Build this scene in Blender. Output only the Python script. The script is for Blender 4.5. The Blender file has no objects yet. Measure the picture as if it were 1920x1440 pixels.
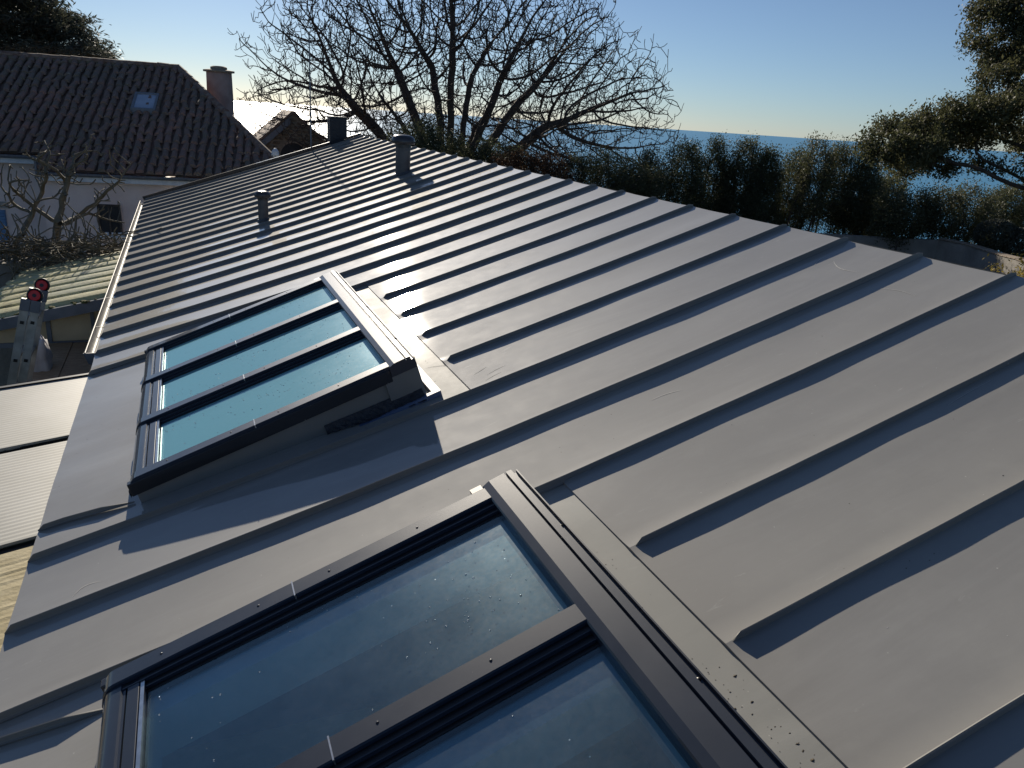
import bpy, math, random
import numpy as np
from mathutils import Vector, Matrix, noise
random.seed(7); RNG = np.random.default_rng(7)
SC = bpy.context.scene
COL = SC.collection
R = math.radians
# ------------------------------------------------------------------ camera
CR = np.array([[0.926358, -0.371426, 0.06248], [-0.064615, -0.320147, -0.945162], [0.37106, 0.871521, -0.32057]])
CC = np.array([0.7021, -2.361, 1.8766])
FPX = 1470.816
cam = bpy.data.cameras.new("camera"); camo = bpy.data.objects.new("camera", cam); COL.objects.link(camo)
m = Matrix(((CR[0][0], -CR[1][0], -CR[2][0], CC[0]), (CR[0][1], -CR[1][1], -CR[2][1], CC[1]), (CR[0][2], -CR[1][2], -CR[2][2], CC[2]), (0, 0, 0, 1)))
camo.matrix_world = m
cam.sensor_width = 36.0; cam.lens = FPX / 1920 * 36.0; cam.clip_start = 0.05; cam.clip_end = 60000
SC.camera = camo
# ------------------------------------------------------------------ light
SUN_EL, SUN_AZ = R(19.5), R(4.0)          # azimuth from +Y towards +X
w = bpy.data.worlds.new("World"); SC.world = w; w.use_nodes = True
nt = w.node_tree; bg = nt.nodes["Background"]
sky = nt.nodes.new("ShaderNodeTexSky"); sky.sky_type = 'NISHITA'; sky.sun_disc = False
sky.sun_elevation = SUN_EL; sky.sun_rotation = SUN_AZ
sky.altitude = 20; sky.air_density = 0.8; sky.dust_density = 0.1; sky.ozone_density = 5.5
hs = nt.nodes.new('ShaderNodeHueSaturation'); hs.inputs['Saturation'].default_value = .88
nt.links.new(sky.outputs[0], hs.inputs['Color']); nt.links.new(hs.outputs[0], bg.inputs[0]); bg.inputs[1].default_value = 0.063
sl = bpy.data.lights.new("sun", 'SUN'); sl.energy = 4.7; sl.angle = R(0.55); sl.color = (1.0, 0.90, 0.75)
so = bpy.data.objects.new("sun", sl); COL.objects.link(so)
sd = Vector((math.cos(SUN_EL) * math.sin(SUN_AZ), math.cos(SUN_EL) * math.cos(SUN_AZ), math.sin(SUN_EL)))
so.rotation_euler = sd.to_track_quat('Z', 'Y').to_euler()
SC.view_settings.view_transform = 'Standard'; SC.view_settings.look = 'None'
SC.view_settings.exposure = 0.22; SC.view_settings.gamma = 1.0; SC.view_settings.use_curve_mapping = False
SC.render.engine = 'CYCLES'
SC.cycles.max_bounces = 6; SC.cycles.transparent_max_bounces = 12
SC.cycles.caustics_reflective = False; SC.cycles.caustics_refractive = False
SC.cycles.sample_clamp_indirect = 4.0

# ------------------------------------------------------------------ helpers
def tag(o, label=None, cat=None, group=None, kind=None):
    if label: o['label'] = label
    if cat: o['category'] = cat
    if group: o['group'] = group
    if kind: o['kind'] = kind
    return o
def mesh_from(name, V, F, mat=None, smooth=False):
    me = bpy.data.meshes.new(name)
    V = np.asarray(V, dtype=np.float32)
    if isinstance(F, np.ndarray):
        n, k = F.shape
        me.vertices.add(len(V)); me.vertices.foreach_set("co", V.ravel())
        me.loops.add(n * k); me.loops.foreach_set("vertex_index", F.ravel().astype(np.int32))
        me.polygons.add(n); me.polygons.foreach_set("loop_start", np.arange(0, n * k, k, dtype=np.int32))
        me.update(calc_edges=True)
    else:
        me.from_pydata([tuple(map(float, v)) for v in V], [], F); me.update()
    if smooth: me.polygons.foreach_set("use_smooth", np.ones(len(me.polygons), dtype=bool))
    if mat: me.materials.append(mat)
    return me
def obj(name, me, parent=None):
    o = bpy.data.objects.new(name, me); COL.objects.link(o)
    if parent: o.parent = parent
    return o
def empty(name, loc=(0, 0, 0)):
    o = bpy.data.objects.new(name, None); COL.objects.link(o); o.empty_display_size = 0.2
    return o      # the parts keep world coordinates, the empty sits at the origin of the plot
class MB:
    def __init__(s): s.v = []; s.f = []
    def add(s, V, F):
        b = len(s.v); s.v += [tuple(p) for p in V]; s.f += [tuple(b + i for i in f) for f in F]; return s
    def box(s, x0, x1, y0, y1, z0, z1, fn=None):
        V = [(x, y, z) for x in (x0, x1) for y in (y0, y1) for z in (z0, z1)]
        if fn: V = [fn(*p) for p in V]
        return s.add(V, [(0, 1, 3, 2), (4, 6, 7, 5), (0, 4, 5, 1), (2, 3, 7, 6), (0, 2, 6, 4), (1, 5, 7, 3)])
    def sweep(s, prof, stations, closed=True, caps=True):
        """prof: callable(i, t)->list of 3d points for each station"""
        rows = [prof(t) for t in stations]; n = len(rows[0]); b = len(s.v)
        for r in rows: s.v += [tuple(p) for p in r]
        m_ = n if closed else n - 1
        for i in range(len(rows) - 1):
            for j in range(m_):
                s.f.append((b + i * n + j, b + i * n + (j + 1) % n, b + (i + 1) * n + (j + 1) % n, b + (i + 1) * n + j))
        if caps and closed:
            s.f.append(tuple(b + j for j in reversed(range(n)))); s.f.append(tuple(b + (len(rows) - 1) * n + j for j in range(n)))
        return s
    def tube(s, pts, rad, n=8):
        pts = [Vector(p) for p in pts]
        if not hasattr(rad, '__len__'): rad = [rad] * len(pts)
        def prof(i):
            d = (pts[min(i + 1, len(pts) - 1)] - pts[max(i - 1, 0)]).normalized()
            a_ = d.orthogonal().normalized() if abs(d.z) > .9 else d.cross(Vector((0, 0, 1))).normalized()
            b_ = d.cross(a_)
            return [pts[i] + (a_ * math.cos(6.28318 * k / n) + b_ * math.sin(6.28318 * k / n)) * rad[i] for k in range(n)]
        return s.sweep(prof, range(len(pts)))
    def lathe(s, c, prof, n=24, axis=Vector((0, 0, 1))):
        c = Vector(c); q = Vector((0, 0, 1)).rotation_difference(Vector(axis).normalized())
        return s.sweep(lambda i: [c + q @ Vector((prof[i][0] * math.cos(6.28318 * k / n), prof[i][0] * math.sin(6.28318 * k / n), prof[i][1])) for k in range(n)], range(len(prof)))
    def build(s, name, mat, parent=None, smooth=False, bevel=0, angle=None):
        me = mesh_from(name, s.v, s.f, mat, smooth)
        o = obj(name, me, parent)
        if bevel:
            b = o.modifiers.new("b", 'BEVEL'); b.width = bevel; b.segments = 2; b.limit_method = 'ANGLE'; b.angle_limit = R(30)
        if angle is not None:
            me.polygons.foreach_set("use_smooth", np.ones(len(me.polygons), dtype=bool))
            me.set_sharp_from_angle(angle=R(angle))
        return o
def pol(az, el, r):
    """a surveyed spot: bearing from +Y, elevation, horizontal distance from the photographer"""
    return Vector((CC[0] + r * math.sin(R(az)), CC[1] + r * math.cos(R(az)), CC[2] + r * math.tan(R(el))))
def bearing(x, y):
    d = CR.T @ np.array([(x - 960) / FPX, (y - 720) / FPX, 1.0]); d /= np.linalg.norm(d)
    return math.degrees(math.atan2(d[0], d[1])), math.degrees(math.asin(d[2]))
def spot(x, y, r):
    a_, e_ = bearing(x, y); return pol(a_, e_, r)

# ------------------------------------------------------------------ materials
def nodes(name):
    m_ = bpy.data.materials.new(name); m_.use_nodes = True
    return m_, m_.node_tree, m_.node_tree.nodes["Principled BSDF"]
def N(t, kind, **kw):
    n = t.nodes.new(kind)
    for k, v in kw.items(): setattr(n, k, v)
    return n
def noisefac(t, scale, detail=4, rough=.55, coord=None, dist=0):
    n = N(t, "ShaderNodeTexNoise"); n.inputs["Scale"].default_value = scale; n.inputs["Detail"].default_value = detail
    n.inputs["Roughness"].default_value = rough; n.inputs["Distortion"].default_value = dist
    if coord is not None: t.links.new(coord, n.inputs["Vector"])
    return n.outputs["Fac"]
def ramp(t, fac, stops):
    r_ = N(t, "ShaderNodeValToRGB"); e = r_.color_ramp.elements
    while len(e) < len(stops): e.new(.5)
    for el_, (p, c) in zip(e, stops):
        el_.position = p; el_.color = (*c, 1) if len(c) == 3 else (c[0], c[0], c[0], 1)
    t.links.new(fac, r_.inputs[0]); return r_.outputs[0]
def mixc(t, f, a_, b_, mode='MIX'):
    m_ = N(t, "ShaderNodeMix"); m_.data_type = 'RGBA'; m_.blend_type = mode
    for sock, v in ((m_.inputs[0], f), (m_.inputs[6], a_), (m_.inputs[7], b_)):
        if hasattr(v, 'node'): t.links.new(v, sock)
        else: sock.default_value = v if not isinstance(v, tuple) else (*v, 1)
    return m_.outputs[2]
def coord(t, which='Object', scale=None):
    c = N(t, "ShaderNodeTexCoord").outputs[which]
    if scale:
        mp = N(t, "ShaderNodeMapping"); mp.inputs["Scale"].default_value = scale; t.links.new(c, mp.inputs[0]); return mp.outputs[0]
    return c
def bump(t, p, fac, strength=.2, dist=.01):
    b = N(t, "ShaderNodeBump"); b.inputs["Strength"].default_value = strength; b.inputs["Distance"].default_value = dist
    t.links.new(fac, b.inputs["Height"]); t.links.new(b.outputs[0], p.inputs["Normal"]); return b
def simple(name, c1, c2, scale=5, rough=.6, metal=0, bstr=0, bdist=.01, bscale=None, detail=5, lo=.35, hi=.65, spec=None):
    m_, t, p = nodes(name); co = coord(t)
    t.links.new(ramp(t, noisefac(t, scale, detail, coord=co), [(lo, c1), (hi, c2)]), p.inputs["Base Color"])
    p.inputs["Roughness"].default_value = rough; p.inputs["Metallic"].default_value = metal
    if spec is not None: p.inputs["Specular IOR Level"].default_value = spec
    if bstr: bump(t, p, noisefac(t, bscale or scale * 3, 5, coord=co), bstr, bdist)
    return m_

def zinc_mat(name, base, tint, rough, dirt, metal=.0, scuff=.5, coat=1.0, spec=.11):
    m_, t, p = nodes(name); co = coord(t)
    big = noisefac(t, 1.1, 3, coord=co); mid = noisefac(t, 9, 6, .6, coord=co); fine = noisefac(t, 420, 2, coord=co)
    col = ramp(t, big, [(.3, tuple(c * .93 for c in base)), (.7, tuple(c * 1.05 for c in base))])
    col = mixc(t, ramp(t, mid, [(.5, (0,)), (.8, (.35,))]), col, tint)
    oi = N(t, "ShaderNodeObjectInfo"); col = mixc(t, 1.0, col, ramp(t, oi.outputs["Random"], [(0, (.93, .935, .95)), (1, (1.05, 1.04, 1.02))]), 'MULTIPLY')
    st_ = noisefac(t, 1.7, 7, .7, coord=coord(t, 'Object', (.5, 2.6, .5)), dist=.6)     # faint run-off streaks down the slope
    col = mixc(t, ramp(t, st_, [(.5, (0,)), (.72, (.30,))]), col, tuple(c * 1.35 for c in base))
    col = mixc(t, ramp(t, st_, [(.28, (.28,)), (.44, (0,))]), col, tuple(c * .72 for c in base))
    vs = N(t, "ShaderNodeTexVoronoi"); vs.inputs["Scale"].default_value = 23; t.links.new(co, vs.inputs["Vector"])
    vm = N(t, "ShaderNodeMath", operation='MULTIPLY'); t.links.new(ramp(t, vs.outputs["Distance"], [(.03, (1,)), (.06, (0,))]), vm.inputs[0])
    t.links.new(ramp(t, noisefac(t, 4.1, 3, coord=co), [(.55, (0,)), (.62, (.8,))]), vm.inputs[1]); col = mixc(t, vm.outputs[0], col, (.62, .60, .55))
    # scuffs: short pale scratches
    wv = noisefac(t, 3.2, 8, .75, coord=coord(t, 'Object', (1, 6, 1)), dist=1.5)
    col = mixc(t, ramp(t, wv, [(.64, (0,)), (.72, (scuff,))]), col, (.55, .54, .5))
    sp = N(t, "ShaderNodeTexVoronoi"); sp.inputs["Scale"].default_value = 14; t.links.new(co, sp.inputs["Vector"])
    msk = N(t, "ShaderNodeMath", operation='MULTIPLY'); t.links.new(ramp(t, sp.outputs["Distance"], [(.025, (1,)), (.05, (0,))]), msk.inputs[0])
    t.links.new(ramp(t, noisefac(t, 2.3, 4, coord=co), [(.54, (0,)), (.6, (dirt,))]), msk.inputs[1])
    col = mixc(t, msk.outputs[0], col, (.10, .085, .06))
    t.links.new(col, p.inputs["Base Color"])
    rr = N(t, "ShaderNodeMapRange"); rr.inputs["To Min"].default_value = rough - .06; rr.inputs["To Max"].default_value = rough + .07
    t.links.new(mid, rr.inputs[0]); t.links.new(rr.outputs[0], p.inputs["Roughness"])
    p.inputs["Metallic"].default_value = metal; p.inputs["Specular IOR Level"].default_value = spec
    p.inputs["Coat Weight"].default_value = coat; p.inputs["Coat Roughness"].default_value = .04; p.inputs["Coat IOR"].default_value = 1.35
    bump(t, p, fine, .06, .002)
    return m_
M = {}
M['zinc'] = zinc_mat('pan_zinc', (.315, .308, .288), (.375, .368, .338), .64, .7, scuff=.5, metal=.015)
M['flash'] = zinc_mat('flashing_zinc', (.33, .33, .305), (.44, .425, .38), .60, 1.0, scuff=1.0, coat=.6, metal=.05)
M['seam'] = zinc_mat('seam_zinc', (.20, .20, .19), (.24, .235, .225), .55, .2, scuff=.2, coat=.08, spec=.2)
M['frame'] = zinc_mat('frame_aluminium', (.030, .032, .038), (.042, .044, .052), .40, .15, metal=.3, scuff=.12)
M['cap'] = zinc_mat('cap_aluminium', (.022, .031, .050), (.036, .046, .068), .42, .35, metal=.05, scuff=.15, spec=.16)
M['bright'] = simple('mill_aluminium', (.55, .55, .54), (.75, .74, .72), 30, .28, .95)
M['gasket'] = simple('rubber', (.008, .008, .009), (.015, .015, .016), 20, .4)
M['galv'] = simple('galvanised_steel', (.17, .17, .17), (.30, .295, .28), 18, .6, .2, .1, .004, 40)
def glass_mat(painted_sheen=0.0):
    m_ = bpy.data.materials.new("skylight_glass"); m_.use_nodes = True; t = m_.node_tree; t.nodes.clear()
    out = N(t, "ShaderNodeOutputMaterial"); tr = N(t, "ShaderNodeBsdfTransparent"); tr.inputs[0].default_value = (.72, .86, .90, 1)
    gl = N(t, "ShaderNodeBsdfGlossy"); gl.inputs[0].default_value = (.80, 1, 1, 1); gl.inputs["Roughness"].default_value = .03
    df = N(t, "ShaderNodeBsdfGlossy"); df.inputs["Roughness"].default_value = .30; co = coord(t)
    # film of dust and dried drips on the pane
    t.links.new(ramp(t, noisefac(t, 60, 6, .7, coord=co), [(.4, (.42, .56, .66)), (.7, (.62, .70, .74))]), df.inputs[0])
    fr = N(t, "ShaderNodeFresnel"); ge = N(t, "ShaderNodeNewGeometry"); mr = N(t, "ShaderNodeMapRange"); mr.inputs["To Min"].default_value = 1.65; mr.inputs["To Max"].default_value = 1 / 1.65
    t.links.new(ge.outputs["Backfacing"], mr.inputs[0]); t.links.new(mr.outputs[0], fr.inputs[0])
    mx = N(t, "ShaderNodeMixShader"); t.links.new(fr.outputs[0], mx.inputs[0]); t.links.new(tr.outputs[0], mx.inputs[1]); t.links.new(gl.outputs[0], mx.inputs[2])
    sp = N(t, "ShaderNodeTexVoronoi"); sp.inputs["Scale"].default_value = 26; t.links.new(co, sp.inputs["Vector"])
    sm = N(t, "ShaderNodeMath", operation='MULTIPLY'); t.links.new(ramp(t, sp.outputs["Distance"], [(.03, (.5,)), (.07, (0,))]), sm.inputs[0]); t.links.new(ramp(t, noisefac(t, 3.3, 5, coord=co), [(.52, (0,)), (.6, (1,))]), sm.inputs[1])
    sa = N(t, "ShaderNodeMath", operation='ADD'); t.links.new(ramp(t, noisefac(t, 5, 8, .75, coord=co), [(.3, (.05,)), (.75, (.11,))]), sa.inputs[0]); t.links.new(sm.outputs[0], sa.inputs[1]); film_ = sa.outputs[0]
    mx2 = N(t, "ShaderNodeMixShader"); t.links.new(film_, mx2.inputs[0])
    t.links.new(mx.outputs[0], mx2.inputs[1]); t.links.new(df.outputs[0], mx2.inputs[2]); 
    if painted_sheen:      # bright reflection of the farther panes, painted in as turquoise diffuse colour
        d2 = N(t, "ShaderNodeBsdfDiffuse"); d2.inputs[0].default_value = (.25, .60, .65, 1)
        m3 = N(t, "ShaderNodeMixShader"); m3.inputs[0].default_value = painted_sheen; t.links.new(tr.outputs[0], m3.inputs[1]); t.links.new(d2.outputs[0], m3.inputs[2]); t.links.new(m3.outputs[0], mx.inputs[1])
    t.links.new(mx2.outputs[0], out.inputs[0])
    return m_
M['glass'] = glass_mat(); M['painted_sheen'] = glass_mat(.72)
M['well'] = simple('painted_reveal', (.34, .44, .50), (.42, .52, .58), 4, .6)
M['blind'] = simple('pale_blind', (.55, .93, .93), (.62, .97, .97), 1.2, .8)
M['void'] = simple('dark_void', (.012, .012, .013), (.025, .025, .026), 3, .6)
M['room'] = simple('room_floor', (.08, .12, .22), (.13, .18, .30), 2, .5)
m_, t, p = nodes('water'); p.inputs["Transmission Weight"].default_value = .6; p.inputs["Base Color"].default_value = (.8, .85, .9, 1); p.inputs["Roughness"].default_value = .05; M['drop'] = m_
M['dark'] = simple('dark_lead', (.014, .015, .02), (.028, .03, .038), 30, .5, .1, .8, .01, 60)
M['pvc'] = simple('grey_vent_plastic', (.055, .06, .07), (.085, .09, .10), 12, .38)
M['pvccap'] = simple('dark_vent_cap', (.03, .032, .04), (.05, .052, .06), 12, .25)
M['wall'] = simple('pink_render', (.76, .60, .54), (.85, .71, .64), 1.5, .9, 0, .3, .02, 30)
M['ownwall'] = simple('cream_render', (.5, .46, .38), (.56, .52, .44), 1.5, .9, 0, .3, .02, 30)
M['white'] = simple('white_paint', (.62, .64, .68), (.78, .80, .82), 6, .5)
M['slate'] = simple('grey_gutter', (.13, .14, .16), (.18, .19, .21), 8, .45)
def tile_mat():
    m_, t, p = nodes('clay_tiles'); co = coord(t)
    c = ramp(t, noisefac(t, .55, 6, .7, coord=co), [(.3, (.18, .145, .11)), (.48, (.22, .135, .105)), (.7, (.32, .17, .13))])
    c = mixc(t, ramp(t, noisefac(t, 4.5, 3, coord=co), [(.42, (0,)), (.6, (.6,))]), c, (.13, .115, .075))
    c = mixc(t, ramp(t, noisefac(t, 9, 6, .7, coord=co), [(.62, (0,)), (.67, (.8,))]), c, (.42, .38, .30))
    t.links.new(c, p.inputs["Base Color"]); p.inputs["Roughness"].default_value = .75
    bump(t, p, noisefac(t, 25, 4, coord=co), .5, .01); return m_
M['tile'] = tile_mat()
M['bark'] = simple('dark_bark', (.05, .04, .034), (.11, .085, .068), 9, .9, 0, .6, .02, 30)
M['figbark'] = simple('fig_bark', (.10, .09, .06), (.20, .17, .12), 7, .85, 0, .4, .01, 30)
def leaf_mat(name, c1, c2, trans=.42, gloss=.6):
    m_ = bpy.data.materials.new(name); m_.use_nodes = True; t = m_.node_tree; t.nodes.clear()
    out = N(t, "ShaderNodeOutputMaterial"); p = N(t, "ShaderNodeBsdfPrincipled"); tl = N(t, "ShaderNodeBsdfTranslucent")
    g = N(t, "ShaderNodeNewGeometry"); co = coord(t)
    mixf = N(t, "ShaderNodeMath", operation='MULTIPLY_ADD'); t.links.new(noisefac(t, 1.3, 3, coord=co), mixf.inputs[0]); mixf.inputs[1].default_value = .8
    rnd = N(t, "ShaderNodeMath", operation='MULTIPLY'); t.links.new(g.outputs["Random Per Island"], rnd.inputs[0]); rnd.inputs[1].default_value = .35
    t.links.new(rnd.outputs[0], mixf.inputs[2])
    c = ramp(t, mixf.outputs[0], [(.3, c1), (.75, c2)])
    t.links.new(c, p.inputs["Base Color"]); t.links.new(c, tl.inputs[0]); p.inputs["Roughness"].default_value = gloss
    mx = N(t, "ShaderNodeMixShader"); mx.inputs[0].default_value = trans
    t.links.new(p.outputs[0], mx.inputs[1]); t.links.new(tl.outputs[0], mx.inputs[2]); t.links.new(mx.outputs[0], out.inputs[0]); return m_
M['oak'] = leaf_mat('holm_oak_leaf', (.05, .062, .030), (.115, .12, .058))
M['oak2'] = leaf_mat('holm_oak_leaf_light', (.05, .060, .028), (.118, .116, .055))
M['cedar'] = leaf_mat('cedar_needle', (.045, .06, .045), (.10, .10, .07), .35)
M['russet'] = leaf_mat('russet_leaf', (.04, .026, .014), (.10, .055, .03))
M['yellow'] = leaf_mat('yellow_leaf', (.12, .11, .02), (.38, .28, .06), .5)
M['ground'] = simple('garden_soil', (.05, .055, .025), (.11, .10, .05), .8, .95, 0, .6, .05, 6)
M['stone'] = simple('rubble_stone', (.10, .075, .05), (.30, .22, .14), 2.5, .9, 0, .8, .03, 20)
M['mortar'] = simple('mortar', (.22, .18, .13), (.30, .25, .18), 5, .95, 0, .5, .02, 30)
M['brick'] = simple('red_brick', (.25, .07, .035), (.35, .12, .06), 20, .85)
M['concrete'] = simple('weathered_render', (.24, .225, .20), (.36, .335, .30), 1.6, .95, 0, .5, .03, 12)
M['poly'] = None
# ------------------------------------------------------------------ sea and ground
def sea_mat():
    m_, t, p = nodes('sea_water'); co = coord(t)
    p.inputs["Base Color"].default_value = (.045, .25, .42, 1); p.inputs["Roughness"].default_value = .30; p.inputs["IOR"].default_value = 1.33
    p.inputs["Specular Tint"].default_value = (.42, .76, 1, 1)
    n1 = noisefac(t, .05, 8, .65, coord=coord(t, 'Object', (1, .45, 1)))
    bump(t, p, n1, .5, 1.5); return m_
th = np.concatenate([[0], np.geomspace(20, 30000, 40)])
ang = np.linspace(0, 2 * math.pi, 97)[:-1]
V = [(0, 0, -26)] + [(r_ * math.sin(a_), r_ * math.cos(a_), -26) for r_ in th[1:] for a_ in ang]
F = [(0, 1 + j, 1 + (j + 1) % 96) for j in range(96)] + [(1 + i * 96 + j, 1 + (i + 1) * 96 + j, 1 + (i + 1) * 96 + (j + 1) % 96, 1 + i * 96 + (j + 1) % 96) for i in range(39) for j in range(96)]
tag(obj("sea", mesh_from("sea", V, F, sea_mat())), "calm blue sea out to the horizon", "sea", kind="structure")
def ground_z(x, y):
    edge = 38.5 + 1.5 * noise.noise(Vector((x * .05, 3.1, 0)))
    d = (y - edge) if abs(x) < 70 else 0
    z = -3 + .25 * noise.noise(Vector((x * .15, y * .15, 0)))
    if x > 12: d = max(d, (x - 12) * .8 + y - 40)
    if d > 0: z -= min(23.5, d * 2.2)
    return z
xs = np.linspace(-90, 90, 121); ys = np.linspace(-70, 50, 91)
V = [(x, y, ground_z(x, y)) for y in ys for x in xs]
F = [(j * 121 + i, j * 121 + i + 1, (j + 1) * 121 + i + 1, (j + 1) * 121 + i) for j in range(90) for i in range(120)]
tag(obj("ground", mesh_from("ground", V, F, M['ground'], True)), "grassy garden ground around the houses, falling off to the sea", "ground", kind="structure")

bt = empty("sailing_boat"); tag(bt, "tiny pale sailing boat on the sea horizon, right of the bare tree", "boat")
bc = spot(1286, 245, 2600); bx_, by_ = bc.x, bc.y; M['sail'] = simple('sail', (.6, .62, .66), (.7, .72, .75), 1, .8)
b = MB(); b.add([(bx_ - 8, by_, -26), (bx_ + 8, by_, -26), (bx_ + 9.5, by_, -23.8), (bx_ - 10, by_, -23.6), (bx_ - 7, by_ + 4, -23.7), (bx_ + 7, by_ + 4, -23.7)], [(0, 1, 2, 3), (3, 2, 5, 4), (1, 0, 4, 5)]); b.build("hull", M['sail'], bt)
b = MB(); b.add([(bx_, by_, -23), (bx_ - 6, by_ + .5, -23), (bx_, by_, -8), (bx_ + .6, by_, -23), (bx_ + 6, by_ - .5, -23), (bx_ + .6, by_, -10)], [(0, 1, 2), (3, 4, 5)]); b.build("sail", M['sail'], bt)
# ------------------------------------------------------------------ the zinc roof
AL = 0.31846; L = 4.31; VF = 14.3
U = Vector((math.cos(AL), 0, math.sin(AL))); NR = Vector((-math.sin(AL), 0, math.cos(AL))); VY = Vector((0, 1, 0))
def sag(u): return .033 * 4 * max(0, u * (L - u)) / L ** 2
def P(u, v, h=0): return U * u + VY * v + NR * (h - sag(u))
house = empty("zinc_roof_house"); tag(house, "low building whose long grey zinc standing-seam roof fills the picture", "house")
def pan_h(u, v, k, flat=False):
    s = k * 7.13
    n1 = noise.noise(Vector((u * 1.1 + s, v * 1.7, s)))
    n2 = noise.noise(Vector((u * 2.6 + s, v * 3.4, 4 + s)))
    n3 = noise.noise(Vector((u * 6 - s, v * 7, 9 - s)))
    if flat: return (.0045 * n1 + .0035 * n2 + .0014 * n3) * (1 if u < 1.85 else max(.15, 1 - (u - 1.85) / .15))
    tt = (v / .5) % 1.0; edge = min(tt, 1 - tt); fd = min(1, max(0, (u - 2.03) / .35)) if (-5 <= k <= -1 or 2 <= k <= 6) else 1
    fd = fd * fd * (3 - 2 * fd); far_ = 0
    return (.0036 * n1 + .0018 * n2 + .0006 * n3) * min(1, edge * 6 + .15) * max(.12, fd) - fd * (.0034 + far_ + .002 * noise.noise(Vector((k * 5.7, u * .5, 0)))) * math.sin(math.pi * tt) + (.004 * max(0, 1 - edge / .05) ** 2)
def sheet(name, u0, u1, v0, v1, k, mat, h0=0, flat=False, drip0=None, drip1=None, lip=False, fn=None, parent=None):
    nu = max(2, int((u1 - u0) / .08)); nv = max(2, int((v1 - v0) / .04))
    us = list(np.linspace(u0, u1, nu + 1)); vs = list(np.linspace(v0, v1, nv + 1))
    rows = []
    if drip0 is not None: rows.append([P(u0 - .006, v, drip0) for v in vs])
    if lip: rows.append([P(u0 - .001, v, h0 - .006) for v in vs])
    for u in us: rows.append([P(u, v, h0 + pan_h(u, v, k, flat) + (fn(u, v) if fn else 0)) for v in vs])
    if drip1 is not None: rows.append([P(u1 + .012, v, drip1) for v in vs])
    V = [p_ for r_ in rows for p_ in r_]; n = len(vs)
    F = [(i * n + j, (i + 1) * n + j, (i + 1) * n + j + 1, i * n + j + 1) for i in range(len(rows) - 1) for j in range(n - 1)]
    me = mesh_from(name, V, [tuple(reversed(f)) for f in F], mat, True); me.set_sharp_from_angle(angle=R(50))
    return obj(name, me, parent or house)
for k in range(-7, 29):
    v0 = k * .5; v1 = min(v0 + .5, VF)
    if -5 <= k <= -1 or 2 <= k <= 6:
        sheet("roof_pan", 2.03, L, v0, v1, k, M['zinc'], h0=.006, drip1=-.05, lip=True)
    else:
        sheet("roof_pan", 0, L, v0, v1, k, M['zinc'], drip0=-.045, drip1=-.05)
SEAM = [(-.015, -.001), (-.009, .003), (-.006, .010), (-.0085, .0115), (-.0080, .0265), (-.0045, .0275), (.002, .020), (.0035, .004), (.012, -.001)]
def seam(u0, u1, vfun, hs=1.0, name="standing_seam", taper0=.032, taper1=.0, mat=None):
    us = [u0] + [u0 + taper0 * t for t in (.35, .7, 1)] + list(np.arange(u0 + .12, u1 - .09, .08)) + [u1 - .03, u1]
    def prof(u):
        s = 1.0
        if taper1 == 0 and u > u1 - .01: s = .55
        if u < u0 + taper0: s = .12 + .88 * (u - u0) / taper0
        if taper1 and u > u1 - taper1: s = .12 + .88 * (u1 - u) / taper1
        v = vfun(u); hb = .0008 * noise.noise(Vector((u * 3, v * 5, 0)))
        return [P(u, v + a_ * (.6 + .4 * s), b_ * s * hs + hb + .0035) for a_, b_ in SEAM]
    b = MB(); b.sweep(prof, us); return b.build(name, mat or M['seam'], house, angle=30)
for k in range(-7, 29):
    if k == 29: continue
    vf = lambda u, k=k: k * .5 + .0035 * noise.noise(Vector((u * 1.4, k * 3.3, 0))) + .0018 * noise.noise(Vector((u * 5, k * 3.3, 7)))
    if -4 <= k <= -1 or 3 <= k <= 6: seam(2.045, L + .004, vf)
    else: seam(.0, L + .004, vf)
# flat flashing sheets round the two skylights
def apron(vlo, vhi, s0, s1, k):
    sheet("lower_flashing", 0, .50, vlo + .01, vhi - .01, k, M['zinc'], flat=True, drip0=-.045)
    sheet("side_flashing", .50, 1.80, vlo + .01, s0 + .06, k, M['zinc'], flat=True)
    sheet("side_flashing", .50, 1.80, s1 - .06, vhi - .01, k, M['zinc'], flat=True)
    sheet("upper_flashing", 1.80, 2.045, vlo + .01, vhi - .01, k, M['flash'], flat=True)
apron(1.0, 3.5, 1.17, 3.28, 41); apron(-2.5, 0, -2.28, -.17, 53)
seam(0, .42, lambda u: 1.27 - .06 * max(0, u - .1) / .3, .8, "folded_edge", taper1=.12)
seam(0, .40, lambda u: -.10 - .05 * max(0, u - .05) / .3, .8, "folded_edge", taper1=.12)
# verge, ridge flashing, walls below
b = MB(); b.box(-.03, L + .02, VF + .001, VF + .05, -.10, .045, P); b.build("verge_trim", M['frame'], house)
b = MB(); b.sweep(lambda v: [P(L + .014, v, -.004), P(L + .045, v, -.035), P(L + .045, v, -.16), P(L + .03, v, -.16), P(L + .014, v, -.05)], [-3.5, VF]); b.build("ridge_flashing", M['seam'], house)
b = MB(); b.box(.18, 4.0, -3.4, VF - .1, -3.2, -.10); b.build("wall", M['ownwall'], house)
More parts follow.
